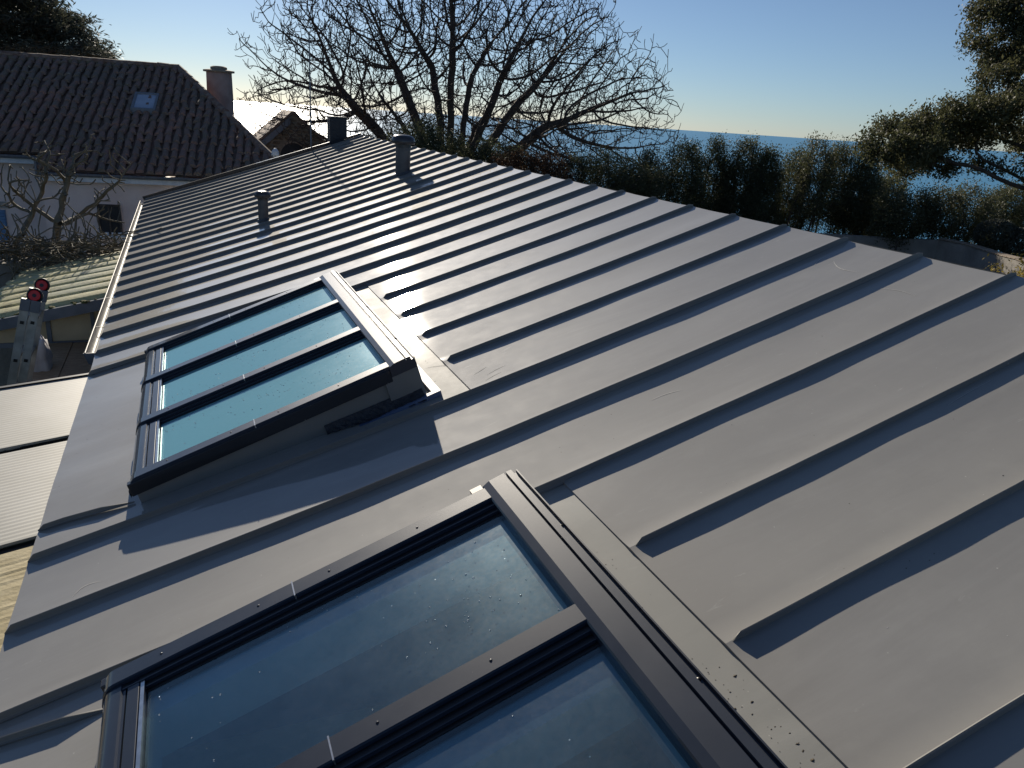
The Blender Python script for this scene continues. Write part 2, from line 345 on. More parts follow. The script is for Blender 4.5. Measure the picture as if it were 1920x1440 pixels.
# gutter
def gut(v):
    dz = -.0012 * (v - 4)
    return [Vector((-.040 + .034 * math.cos(a_), v, -.025 + .055 * math.sin(a_) + dz)) for a_ in np.linspace(0, -math.pi, 10)] + \
           [Vector((-.071, v, -.010 + dz))] + [Vector((-.040 + .030 * math.cos(a_), v, -.025 + .050 * math.sin(a_) + dz)) for a_ in np.linspace(-math.pi, 0, 10)]
b = MB(); b.sweep(gut, [4.1 + i * .4 for i in range(26)]); g = b.build("gutter", M['galv'], house, angle=40)
b = MB(); b.tube([(-.076, 4.1, -.012), (-.076, 14.1, -.024)], .006, 8); b.build("rolled_edge", M['galv'], g)
b = MB(); b.add([(-.088, 4.095, -.012), (-.004, 4.095, -.012), (-.022, 4.095, -.10), (-.058, 4.095, -.10), (-.088, 4.105, -.012), (-.004, 4.105, -.012), (-.022, 4.105, -.10), (-.058, 4.105, -.10)],
                [(0, 1, 2, 3), (7, 6, 5, 4), (0, 4, 5, 1), (1, 5, 6, 2), (2, 6, 7, 3), (3, 7, 4, 0)]); b.build("end_cap", M['slate'], g)
for i in range(9):
    b = MB(); v = 4.9 + i * 1.1; b.box(-.074, -.006, v, v + .010, -.024, -.019); b.build("gutter_bracket", M['galv'], g)

# ------------------------------------------------------------------ the skylights (parts of the house)
def skylight(v0, label, drops_seed, drop_n, blind):
    W = 2.11
    def T(u): return .11 + .0584 * (u - .45)
    def G(u, w_, k): return P(u, v0 + w_, T(u) + k + sag(u))
    base = MB()
    for (a0, a1, b0, b1) in ((.45, 1.82, .012, .05), (.45, 1.82, W - .05, W - .012), (.45, .50, .05, W - .05), (1.77, 1.82, .05, W - .05)):
        V = [P(u, v0 + w_, (h if h < 0 else T(u) - .05)) for u in (a0, a1) for w_ in (b0, b1) for h in (-.12, 1)]
        base.add(V, [(0, 1, 3, 2), (4, 6, 7, 5), (0, 4, 5, 1), (2, 3, 7, 6), (0, 2, 6, 4), (1, 5, 7, 3)])
    sk = base.build("skylight", M['seam'], house); sk['label'] = label
    # zinc box at the upper corners
    for s0, s1 in ((-.004, .014), (W - .014, W + .004)):
        b = MB(); V = [P(u, v0 + w_, (0.004 if h == 0 else T(u) - .006)) for u in (1.66, 1.835) for w_ in (s0, s1) for h in (0, 1)]
        b.add(V, [(0, 1, 3, 2), (4, 6, 7, 5), (0, 4, 5, 1), (2, 3, 7, 6), (0, 2, 6, 4), (1, 5, 7, 3)]); b.build("corner_flashing", M['seam'], sk)
    for s0, s1 in ((-.006, .03), (W - .03, W + .006)):
        b = MB(); b.box(.432, 1.70, s0, s1, -.075, -.012, G); b.build("side_frame", M['frame'], sk, bevel=.003)
    # lower sill: bull-nosed profile, an inner step and a bright edge strip
    prof = [(.436, -.10), (.436, -.045), (.442, -.025), (.455, -.012), (.475, -.006), (.50, -.006), (.505, -.012), (.512, -.012), (.515, -.10)]
    for i in range(3):
        w0 = .06 + i * .68; w1 = w0 + .63
        b = MB(); b.sweep(lambda w_: [G(a_, w_, k_) for a_, k_ in prof], [w0, w1]); b.build("sill", M['cap'], sk, angle=40)
        b = MB(); b.box(.517, .552, w0 + .004, w1 - .004, -.06, -.010, G); b.build("inner_sill", M['cap'], sk, bevel=.002)
        b = MB(); b.box(.555, .566, w0 + .006, w1 - .006, -.06, -.012, G); b.build("edge_strip", M['bright'], sk)
    # glazing bars: flat cap, two fine ridges, gasket step down to the glass (towards the near side)
    bp_ = [(.0, -.03), (.0, .000), (.004, .004), (.070, .004), (.074, .0), (.074, -.012)]
    for i in range(4):
        wt = W - .072 - i * .679 if i < 3 else .0
        far = i == 0; near = i == 3
        def cap_prof(u, wt=wt):
            d = max(0, .05 - (u - .425)) / .05
            k0 = -.05 * d * d
            return [G(u, wt + a_, b_ + k0) for a_, b_ in bp_] + [G(u, wt + .074, -.06), G(u, wt, -.06)]
        b = MB(); b.sweep(cap_prof, [.425, .432, .44, .45, .465, .48, 1.0, 1.05, 1.705]); br = b.build("glazing_bar", M['cap'], sk, angle=30)
        g_ = MB()
        if not near:
            g_.box(.50, 1.705, wt - .020, wt - .002, -.05, -.010, G); g_.box(.50, 1.705, wt - .046, wt - .021, -.05, -.020, G); g_.box(.50, 1.705, wt - .062, wt - .047, -.05, -.028, G)
            g_.build("gasket", M['gasket'], sk)
            r1 = MB(); r1.box(.50, 1.70, wt - .024, wt - .0205, -.03, -.0085, G); r1.box(.50, 1.70, wt - .048, wt - .0455, -.03, -.0185, G); r1.build("gasket_edge", M['cap'], sk)
        if not far:
            r2 = MB(); r2.box(.50, 1.70, wt + .076, wt + .084, -.05, -.016, G); r2.build("gasket_edge", M['bright'], sk)
        for us_ in (.62, .92, 1.15, 1.45):
            sc_ = MB(); c = G(us_, wt + .037, .004); sc_.lathe(c, [(.0045, 0), (.004, .0012), (.002, .0022), (0.0002, .0025)], 8, NR)
            sc_.build("screw", M['frame'], sk)
        cl = MB(); cl.box(1.03, 1.034, wt - .002, wt + .076, -.01, .0052, G); cl.build("joint_clip", M['bright'], sk)
    # panes
    for i in range(3):
        w0 = .055 + i * .679; w1 = w0 + .655
        if i == 2: w1 = W - .12
        b = MB(); b.box(.57, 1.71, w0, w1, -.042, -.030, G); b.build("glass_pane", M['painted_sheen' if blind else 'glass'], sk)
    # reveal and the room below
    b = MB()
    for (a0, a1, b0, b1) in ((.50, .54, .05, W - .05), (1.72, 1.77, .05, W - .05), (.54, 1.72, .05, .10), (.54, 1.72, W - .21, W - .05), (.54, 1.72, .53, .72), (.54, 1.72, 1.20, 1.40)):
        b.box(a0, a1, b0, b1, -.20, -.055, G)
    b.build("reveal", M['well'], sk)
    if blind:
        b = MB(); b.sweep(lambda u: [G(u, .05 + .02 * j, -.094 - .004 * (j % 2)) for j in range(int((W - .1) / .02))] + [G(u, W - .06, -.11), G(u, .05, -.11)], [.54, .9, 1.3, 1.72]); b.build("blind", M['blind'], sk)
    b = MB(); b.box(.40, 1.86, -.05, W + .05, -1.2, -1.15, G); b.box(.40, .44, -.05, W + .05, -1.15, -.2, G); b.box(1.86, 1.9, -.05, W + .05, -1.15, -.2, G); b.box(.44, 1.86, -.05, -.02, -1.15, -.2, G); b.box(.44, 1.86, W + .02, W + .05, -1.15, -.2, G)
    b.build("room_below", M['room'], sk)
    # upper cap: shallow curved cover, groove, rear lip
    cp = [(1.700, -.05), (1.700, .000), (1.704, .004), (1.728, .013), (1.784, .015), (1.786, .004), (1.790, .004), (1.792, .016), (1.812, .015), (1.814, -.004), (1.826, -.004), (1.828, .006), (1.832, .006), (1.834, -.05)]
    b = MB(); b.sweep(lambda w_: [G(a_, w_, k_) for a_, k_ in cp], [-.012, W + .012]); b.build("top_cap", M['cap'], sk, angle=8)
    for w_ in (.35, 1.05, 1.75):
        b = MB(); b.lathe(G(1.820, w_, -.004), [(.006, 0), (.005, .003), (.0002, .005)], 8, NR); b.build("screw", M['gasket'], sk)
    b = MB(); b.box(1.66, 1.70, W + .002, W + .03, -.012, .002, G); b.build("corner_tab", M['gasket'], sk)
    # dried and fresh drops on the glass
    rr = np.random.default_rng(drops_seed); b = MB()
    cl_ = [(rr.uniform(.65, 1.65), rr.uniform(.1, 2.0)) for _ in range(9)]
    for _ in range(drop_n):
        c0 = cl_[rr.integers(9)]
        u_, w_ = (c0[0] + rr.normal() * .10, c0[1] + rr.normal() * .07) if rr.random() < .75 else (rr.uniform(.6, 1.68), rr.uniform(.1, 2.0))
        if not (.59 < u_ < 1.69) or not (.07 < w_ < 1.97) or (.70 < w_ < .76) or (1.38 < w_ < 1.44): continue
        s = rr.uniform(.0012, .0034)
        b.lathe(G(u_, w_, -.030), [(s, 0), (s * .8, s * .4), (0.0001, s * .6)], 6, NR)
    o = b.build("water_drops", M['drop'], sk, smooth=True); o['kind'] = 'stuff'
    # crumpled sealant membrane at the near upper corner
    b = MB(); n = 30
    V = [P(1.32 + .50 * i / (n - 1), v0 + .006 - (.060 + .012 * rr.random() - .045 * (1 - i / (n - 1))) * j / 4, .006 + (.040 + .02 * i / n) * (1 - j / 4) ** 1.6 + .005 * rr.random() * (j not in (0, 4))) for j in range(5) for i in range(n)]
    F = [(j * n + i, (j + 1) * n + i, (j + 1) * n + i + 1, j * n + i + 1) for j in range(4) for i in range(n - 1)]
    b.add(V, F); b.build("sealant_membrane", M['dark'], sk)
    return sk
skylight(1.17, "farther three-pane skylight with a pale turquoise sheen painted into its glass", 3, 420, True)
skylight(-2.28, "nearer three-pane skylight with dark blue glass", 5, 260, False)

# vents, chimney and mast on the roof
def vent(u, v, h, r_, label):
    base = P(u, v, 0); b = MB()
    b.lathe(base - Vector((0, 0, .08)), [(r_, 0), (r_, h * .78 + .08)], 28); o = b.build("vent_pipe", M['pvc'], house, angle=40); o['label'] = label
    b = MB(); b.lathe(base + Vector((0, 0, h * .74)), [(r_ * 1.06, 0), (r_ * 1.06, h * .16), (r_ * .9, h * .161), (r_ * .9, h * .2)], 28); b.build("collar", M['pvccap'], o, angle=40)
    c = base + Vector((0, 0, h * .86)); R2 = r_ * 1.62
    b = MB(); b.lathe(c, [(r_ * .9, -.01), (R2 * .93, -.012), (R2, .006), (R2, .030), (R2 * .93, R2 * .42), (R2 * .75, R2 * .58), (R2 * .45, R2 * .66), (.0005, R2 * .68)], 28); b.build("vent_cap", M['pvccap'], o, smooth=True)
    f = MB(); f.lathe(base, [(r_ + .018, .004), (r_ + .008, .02), (r_, .028)], 24, NR); f.build("collar_flashing", M['pvc'], o, angle=40)
vent(3.55, 8.05, .45, .096, "thick grey vent pipe with a mushroom cap near the ridge")
vent(1.66, 7.88, .335, .061, "slim grey vent pipe low on the roof slope")
b = MB(); cb = P(3.86, VF + .28, 0); b.box(cb.x - .17, cb.x + .17, cb.y - .17, cb.y + .17, cb.z - .6, cb.z + .46); ch = b.build("chimney", M['dark'], house, bevel=.01); ch['label'] = "short dark square chimney at the far edge of the zinc roof"
b = MB(); b.box(cb.x - .18, cb.x + .18, cb.y - .18, cb.y + .18, cb.z + .462, cb.z + .485); b.build("chimney_cap", M['pvccap'], ch)
mast = empty("mast"); tag(mast, "thin upright metal mast rising in front of the bare tree's left branches", "mast")
mb = P(3.28, VF + .12, 0); b = MB(); b.tube([mb + Vector((0, 0, -1.5)), mb + Vector((0, 0, 2.16))], [.017, .013], 10); b.build("pole", M['slate'], mast)
b = MB(); b.box(mb.x - .04, mb.x + .04, mb.y - .05, mb.y + .03, mb.z - .25, mb.z - .20); b.build("bracket", M['galv'], mast)

# ------------------------------------------------------------------ trees
def colonize(attr, seeds, step, di, dk, itmax=160, trop=(0, 0, 0), jitter=.1, rs=1):
    """branches that grow towards free space: returns node positions and parents"""
    rg = np.random.default_rng(rs)
    pos = [np.array(s, float) for s, _ in seeds]; par = [p_ for _, p_ in seeds]
    pos = list(pos); Pn = np.array(pos); A = np.array(attr, float)
    d = np.linalg.norm(A[:, None] - Pn[None], axis=2); near = d.argmin(1); nd = d.min(1); alive = nd > dk
    for _ in range(itmax):
        act = alive & (nd < di)
        if not act.any():
            if not alive.any(): break
            j = np.where(alive)[0][nd[alive].argmin()]; act = np.zeros(len(A), bool); act[j] = True
        ids = near[act]; vec = A[act] - Pn[ids]; vec /= np.linalg.norm(vec, axis=1)[:, None]
        u_, inv = np.unique(ids, return_inverse=True); s = np.zeros((len(u_), 3)); np.add.at(s, inv, vec)
        s += rg.normal(size=s.shape) * jitter + np.array(trop)
        s /= np.linalg.norm(s, axis=1)[:, None] + 1e-9
        new = Pn[u_] + s * step; n0 = len(Pn)
        Pn = np.vstack([Pn, new]); par += list(u_)
        dn = np.linalg.norm(A[alive][:, None] - new[None], axis=2); k_ = dn.argmin(1); mn = dn.min(1)
        ai = np.where(alive)[0]; bet = mn < nd[ai]; nd[ai[bet]] = mn[bet]; near[ai[bet]] = n0 + k_[bet]
        alive &= nd > dk
    return Pn, np.array(par)
def radii(Pn, par, tip, ex=2.4, rmax=9):
    n = len(Pn); acc = np.zeros(n); kids = np.zeros(n, int)
    for i in range(n - 1, -1, -1):
        if acc[i] == 0: acc[i] = tip ** ex
        if par[i] >= 0: acc[par[i]] += acc[i]; kids[par[i]] += 1
    return np.minimum(acc ** (1 / ex), rmax), kids
def branch_mesh(name, Pn, par, rad, mat, sides=5):
    n = len(Pn); ok = par >= 0
    D = np.zeros((n, 3)); D[ok] = Pn[ok] - Pn[par[ok]]
    for i in range(n):
        if par[i] < 0: D[i] = (0, 0, 1)
    D /= np.linalg.norm(D, axis=1)[:, None] + 1e-9
    ref = np.where(np.abs(D[:, 2:3]) > .92, np.array([[1, 0, 0]]), np.array([[0, 0, 1]]))
    A_ = np.cross(D, ref); A_ /= np.linalg.norm(A_, axis=1)[:, None] + 1e-9; B_ = np.cross(D, A_)
    idx = np.where(ok)[0]; pr = par[idx]; an = np.arange(sides) * 2 * math.pi / sides
    c, s = np.cos(an)[None, :, None], np.sin(an)[None, :, None]
    r1 = Pn[idx][:, None] + (A_[idx][:, None] * c + B_[idx][:, None] * s) * rad[idx][:, None, None]
    rp_ = np.minimum(rad[pr], rad[idx] * 1.6)
    r0 = Pn[pr][:, None] + (A_[idx][:, None] * c + B_[idx][:, None] * s) * rp_[:, None, None]
    V = np.concatenate([r0, r1], axis=1).reshape(-1, 3)
    k = np.arange(len(idx))[:, None] * (2 * sides); j = np.arange(sides)[None]
    F = np.stack([k + j, k + (j + 1) % sides, k + sides + (j + 1) % sides, k + sides + j], axis=2).reshape(-1, 4)
    return mesh_from(name, V, F, mat, True)
def leaf_mesh(name, C_, size, mat, aspect=.45, rs=1, flat=0.0, out=None):
    rg = np.random.default_rng(rs); n = len(C_)
    a_ = rg.normal(size=(n, 3)); a_[:, 2] *= (1 - flat)
    if out is not None: a_ = a_ * .8 + out
    a_ /= np.linalg.norm(a_, axis=1)[:, None] + 1e-9
    b_ = rg.normal(size=(n, 3)); b_[:, 2] *= (1 - flat); b_ -= (b_ * a_).sum(1)[:, None] * a_; b_ /= np.linalg.norm(b_, axis=1)[:, None] + 1e-9
    s = (size * rg.uniform(.6, 1.35, n))[:, None]
    V = np.stack([C_ - a_ * s * .5, C_ + b_ * s * aspect * .5, C_ + a_ * s * .5, C_ - b_ * s * aspect * .5], axis=1).reshape(-1, 3)
    return mesh_from(name, V, np.arange(4 * n).reshape(n, 4), mat)
def blob(c, r_, n, rg, shell=.0):
    q = rg.normal(size=(n, 3)); q /= np.linalg.norm(q, axis=1)[:, None]
    q *= (rg.uniform(shell, 1, n) ** (1 / 3))[:, None]
    return np.array(c)[None] + q * np.array(r_)[None]

# --- the big bare tree beyond the roof
def bare_tree():
    rg = np.random.default_rng(11)
    t = empty("bare_tree"); tag(t, "large leafless many-stemmed tree spreading its twigs beyond the end of the zinc roof", "tree")
    base = spot(850, 345, 34); base.z = -3.1
    bx = np.array(base); right = np.array([math.cos(R(19)), -math.sin(R(19)), 0]); fwd = np.array([math.sin(R(19)), math.cos(R(19)), 0])
    cen = bx + np.array([0, 0, 5.7])
    q = rg.normal(size=(17000, 3)); q /= np.linalg.norm(q, axis=1)[:, None]; q *= (rg.uniform(.10, 1, 17000) ** (1 / 2.2))[:, None]
    q = q[q[:, 2] > -.50]
    # ragged outline: lobes and gaps
    keep = []
    for v in q:
        lim = .90 + .22 * noise.noise(Vector(v / np.linalg.norm(v) * 2.6)) ; keep.append(np.linalg.norm(v) < lim)
    q = q[np.array(keep)]
    A = cen + q[:, :1] * right * 9.6 + q[:, 1:2] * fwd * 5.0 + q[:, 2:] * np.array([0, 0, 6.0])
    A = A[:11500]
    seeds = [(bx, -1)]
    for z in (.6, 1.2, 1.8): seeds.append((bx + [0, 0, z], len(seeds) - 1))
    root = 3
    for (ax, ay, rise, n) in ((-1.1, .1, .12, 11), (-.95, .0, .55, 14), (-.62, .3, .9, 13), (-.30, -.3, 1.3, 12), (-.03, .1, 1.8, 14), (.22, .3, 1.4, 12), (.45, -.2, 1.05, 12), (.70, .1, .8, 12), (.95, -.2, .50, 12), (-.75, -.5, .8, 9), (.3, .8, .8, 9)):
        d = right * ax + fwd * ay + np.array([0, 0, rise]); d /= np.linalg.norm(d); last = root; p_ = bx + [0, 0, 1.8]
        for i in range(n):
            p_ = p_ + d * .40 + rg.normal(size=3) * .035; seeds.append((p_.copy(), last)); last = len(seeds) - 1
            d = d + np.array([0, 0, .03]) ; d /= np.linalg.norm(d)
    Pn, par = colonize(A, seeds, .20, 2.5, .29, 190, (0, 0, .05), .34, 3)
    rad, kids = radii(Pn, par, .0115, 2.08, .46)
    # short up-curved end twigs
    tips = np.where((kids == 0) | (rg.random(len(Pn)) < .30))[0]; tips = tips[rad[tips] < .03]
    extra, ep = [], []; n0 = len(Pn)
    for i in tips:
        d = Pn[i] - Pn[par[i]]; d /= np.linalg.norm(d) + 1e-9
        for _ in range(2 if kids[i] == 0 else 1):
            e = d * .6 + rg.normal(size=3) * .55 + np.array([0, 0, .45]); e /= np.linalg.norm(e); l_ = rg.uniform(.14, .30)
            extra.append(Pn[i] + e * l_); ep.append(i)
            e2 = e + np.array([0, 0, .5]) + rg.normal(size=3) * .2; e2 /= np.linalg.norm(e2)
            extra.append(extra[-1] + e2 * l_ * .8); ep.append(n0 + len(extra) - 2)
    Pn = np.vstack([Pn, np.array(extra)]); par = np.concatenate([par, ep]); rad = np.concatenate([rad, np.full(len(extra), .0115)])
    big = rad > .05; big |= False
    # trunk and limbs as one part, the twigs as another
    idx = np.where(rad >= .045)[0]
    tr_par = np.where(np.isin(np.arange(len(Pn)), idx), par, -1); tw_par = np.where(np.isin(np.arange(len(Pn)), idx), -1, par)
    obj("trunk", branch_mesh("trunk", Pn, tr_par, rad, M['bark'], 7), t)
    obj("branches", branch_mesh("branches", Pn, tw_par, rad, M['bark'], 4), t)
bare_tree()

# --- leafy trees
def leafy(name, label, base, blobs, stems, mat, leaf, dens, tip=.012, step=.2, rs=1, group=None, cat="tree", seeds=None, natt=500, flat=0, aspect=.45, spread=.16, di=2.5, dk=.32):
    rg = np.random.default_rng(rs); t = empty(name); tag(t, label, cat, group)
    A = np.vstack([blob(c, r_, max(20, int(natt * wgt)), rg) for c, r_, wgt in blobs])
    if seeds is None:
        seeds = [(np.array(base, float), -1)]
        for _ in range(stems):
            d = np.array([rg.normal() * .22, rg.normal() * .22, 1.0]); p_ = np.array(base, float); last = 0
            for i in range(int(1.4 / step)): p_ = p_ + d * step; d = d + rg.normal(size=3) * [.08, .08, 0]; seeds.append((p_.copy(), last)); last = len(seeds) - 1
    Pn, par = colonize(A, seeds, step, di, dk, 120, (0, 0, .15), .2, rs)
    rad, kids = radii(Pn, par, tip, 2.3, .4)
    obj("trunk", branch_mesh("trunk", Pn, par, rad, M['bark'], 5), t)
    thin = np.where(rad < tip * 2.4)[0]; n = int(dens)
    pick = rg.choice(thin, n); off = rg.normal(size=(n, 3)) * spread; off[:, 2] *= (1 - flat * .8)
    C_ = Pn[pick] + off
    dd = Pn[pick] - Pn[np.maximum(par[pick], 0)]; dd /= np.linalg.norm(dd, axis=1)[:, None] + 1e-6
    obj("crown", leaf_mesh("crown", C_, leaf, mat, aspect, rs, flat, dd * .7), t)
    return t
rows = [  # x of the crown, y of its top, half width px, distance, leaf count
    (1218, 282, 36, 26.5), (1288, 268, 38, 27), (1346, 263, 36, 28), (1404, 262, 36, 27.5), (1446, 276, 28, 27), (1500, 274, 30, 28), (1540, 262, 36, 27), (1583, 272, 32, 28), (1632, 280, 30, 27.5)]
lab = ["rounded evergreen at the right end of the bare tree's lowest twigs", "dark conical evergreen, first whole crown right of the bare tree", "feathery-topped evergreen just right of the dark conical one", "broad-topped evergreen in the middle of the hedge line, spiky crest against the sea",
       "low slim evergreen beside the gap where the sea dips down", "evergreen on the right of the sea gap, with an open leggy stem", "tallest bushy crown right of the sea gap", "small pointed crown between the bushy one and the great oak's tip", "evergreen tucked under the tip of the great oak bough"]
for i, (x, y, hw, r_) in enumerate(rows):
    top = spot(x, y, r_); az, _ = bearing(x, y); wd = hw / FPX * r_ * 1.22
    h = 3.6 + .4 * math.sin(i * 2.1)
    base = pol(az, -6, r_); base.z = -2.6
    c = np.array([top.x, top.y, top.z + .12]); gap = i in (5, 6, 7)
    bl = [((c[0], c[1], c[2] - .45), (wd * .45, wd * .5, .5), .18), ((c[0], c[1], c[2] - 1.2), (wd * .9, wd, .8), .4), ((c[0], c[1], c[2] - 2.1), (wd * 1.15, wd * 1.2, .8 if not gap else .6), .4 if not gap else .35)]
    rgt = np.random.default_rng(300 + i)
    for _ in range(3): bl.append(((c[0] + rgt.normal() * wd * .45, c[1], c[2] - .15 - .35 * rgt.random()), (.16, .2, .28), .05))
    if not gap: bl.append(((c[0], c[1], c[2] - 3.1), (wd * 1.0, wd * 1.2, .7), .2))
    leafy("evergreen_tree", lab[i], base, bl, 4 if not gap else 5, M['oak'] if i % 3 else M['oak2'], .064, 34000 if not gap else 20000, rs=20 + i, group="evergreens in the hedge line before the sea", spread=.13)
# undergrowth between the stems, lower right
for i, (x, y, hw, hh, r_, lb, mt) in enumerate([
    (1700, 395, 62, 34, 26, "brownish evergreen shrub below the great bough, left one", 'oak2'), (1800, 390, 70, 38, 26.5, "brownish evergreen shrub below the great bough, by the wall bend", 'oak2'),
    (1900, 385, 55, 34, 29, "dark green shrub at the right edge behind the wall", 'oak'), (1655, 365, 40, 40, 28.5, "dense dark evergreen shrub behind the wall, under the bough tip", 'oak'),
    (1000, 325, 90, 42, 24.5, "russet leafy shrub under the right limbs of the bare tree", 'russet'), (1120, 335, 80, 50, 25.5, "dark evergreen shrub between the russet one and the hedge line", 'oak'),
    (800, 275, 75, 36, 26, "ivy-dark evergreen bush behind the trunk of the bare tree", 'oak'), (925, 300, 70, 34, 27, "dark evergreen bush right of the bare tree's trunk", 'oak'), (1190, 350, 55, 40, 24.5, "leafy evergreen bush just above the ridge, right of the shrubs", 'oak2')]):
    c = spot(x, y, r_); wd = hw / FPX * r_; hz = hh / FPX * r_
    base = Vector((c.x, c.y, -2.8))
    leafy("evergreen_shrub", lb, base, [((c.x, c.y, c.z), (wd, wd * .8, hz), .6), ((c.x, c.y, c.z - hz * .8), (wd * .9, wd * .8, hz * .7), .3)], 5, M[mt], .064, 26000, rs=50 + i, cat="shrub", natt=420, spread=.14)

# --- the great evergreen oak on the right: trunk outside the picture, boughs reaching in
def great_oak():
    rg = np.random.default_rng(5); rr_ = 15.0
    cl = [(1905, 15, 42, 45, .7), (1893, 88, 26, 22, .35), (1925, 60, 30, 60, .5), (1905, 140, 38, 16, .4), (1850, 200, 50, 18, .7), (1790, 222, 46, 18, .6), (1725, 240, 42, 20, .6), (1690, 262, 28, 18, .4), (1678, 292, 20, 20, .3), (1745, 272, 50, 12, .4), (1800, 256, 40, 12, .3), (1900, 185, 40, 22, .5), (1905, 318, 40, 7, .15), (1720, 318, 25, 10, .15), (1975, 60, 50, 140, .6), (1975, 260, 40, 50, .4)]
    blobs = [(tuple(spot(x, y, rr_ + rg.uniform(-.8, .8))), (hx / FPX * rr_, .9, hy / FPX * rr_), w_) for x, y, hx, hy, w_ in cl]
    base = spot(2090, 560, 15.0); base.z = -3.1
    seeds = [(np.array(base), -1)]
    def limb(frm, pts, rd):
        last = frm; p_ = np.array(seeds[frm][0])
        for x, y in pts:
            tgt = np.array(spot(x, y, rd)); n = max(1, int(np.linalg.norm(tgt - p_) / .18)); st = p_
            for i in range(1, n + 1):
                seeds.append((st + (tgt - st) * i / n + rg.normal(size=3) * .02, last)); last = len(seeds) - 1
            p_ = tgt
        return last
    a_ = limb(0, [(2070, 420)], 15)
    b_ = limb(a_, [(1980, 375), (1920, 352), (1868, 338), (1815, 312), (1770, 300)], 14.8)
    limb(b_, [(1735, 318), (1700, 330)], 14.8); limb(b_, [(1740, 286), (1705, 282)], 15)
    c_ = limb(a_, [(2010, 330), (1930, 280)], 15.1); limb(c_, [(1860, 250), (1800, 240)], 15.2)
    limb(b_ - 8, [(1830, 285), (1832, 262)], 14.9)
    d_ = limb(a_, [(2050, 250), (1990, 130)], 15); limb(d_, [(1940, 60), (1900, 10)], 15.2)
    leafy("great_oak", "great evergreen oak whose dark boughs reach in from the right over the hedge line", base, blobs, 0, M['oak2'], .055, 95000, tip=.008, step=.14, rs=9, seeds=seeds, natt=300, spread=.085, dk=.24)
great_oak()

# --- cedar behind the tiled house
def cedar():
    rg = np.random.default_rng(8); r0 = 36.0; base = spot(20, 300, r0); base.z = -3.1
    t_pts = []; blobs = []
    for (x, y, hx, n) in [(40, 5, 60, 1), (60, 22, 70, 1), (20, 40, 80, 1), (100, 38, 55, 1), (60, 58, 80, 1), (120, 62, 50, .9), (30, 80, 90, 1), (120, 82, 60, 1), (60, 98, 100, 1), (140, 102, 55, 1), (-60, 40, 80, 1), (-60, 90, 90, 1), (-40, -30, 70, 1), (30, -40, 50, .7), (172, 92, 22, .35), (170, 112, 34, .35)]:
        c = spot(x, y, r0 + rg.uniform(-2, 2)); blobs.append((tuple(c), (hx / FPX * r0, 2.2, .22), n))
    leafy("cedar_tree", "dark flat-layered cedar rising behind the left end of the tiled ridge", base, blobs, 2, M['cedar'], .24, 34000, tip=.02, step=.35, rs=4, natt=170, flat=.75, aspect=.22, spread=.24, di=6, dk=.4)
cedar()

# --- fig tree between the sheds and the pink house
def fig(label, pts, tg, rs):
    rg = np.random.default_rng(rs); t = empty("fig_tree"); tag(t, label, "tree", "bare fig trees in front of the pink house")
    rd = 14.0; seeds = []
    for pl in pts:
        last = -1 if not seeds else 0; p_ = None
        for j, (x, y) in enumerate(pl):
            q = np.array(spot(x, y, rd + rg.uniform(-.3, .3)))
            if p_ is None:
                if seeds:
                    last = int(np.argmin([np.linalg.norm(s_[0] - q) for s_ in seeds])); p_ = np.array(seeds[last][0])
                else:
                    g0 = q.copy(); g0[2] = -3; seeds.append((g0, -1)); last = 0; p_ = g0
            n = max(1, int(np.linalg.norm(q - p_) / .10)); st = p_
            for i in range(1, n + 1): seeds.append((st + (q - st) * i / n + rg.normal(size=3) * .012, last)); last = len(seeds) - 1
            p_ = q
    A = np.vstack([blob(tuple(spot(x, y, rd + rg.uniform(-.5, .5))), (hx / FPX * rd, .7, hy / FPX * rd), n, rg) for x, y, hx, hy, n in tg])
    Pn, par = colonize(A, seeds, .085, 1.0, .17, 70, (0, 0, .35), .16, rs)
    rad, kids = radii(Pn, par, .0085, 2.1, .11)
    obj("trunk", branch_mesh("trunk", Pn, par, rad, M['figbark'], 6), t)
fig("right bare fig tree with a thick forked grey stem before the pink wall", [[(98, 485), (108, 425), (118, 375), (128, 330), (140, 290)], [(108, 420), (75, 395), (45, 375), (15, 345)], [(112, 420), (150, 405), (185, 375), (220, 340), (245, 310)], [(125, 340), (105, 320), (72, 300)], [(165, 400), (205, 415), (235, 418)]],
    [(120, 330, 75, 55, 90), (180, 340, 60, 50, 70), (60, 350, 50, 45, 40), (150, 290, 60, 35, 45), (210, 380, 30, 40, 25)], 31)
fig("bare fig tree leaning to the right, left one by the blue shutter", [[(18, 492), (38, 440), (62, 400), (78, 360), (90, 325), (88, 290)], [(60, 402), (30, 385), (2, 350)], [(70, 380), (100, 370), (120, 350)]], [(40, 340, 50, 50, 70), (90, 300, 45, 45, 45), (10, 380, 25, 40, 20)], 33)
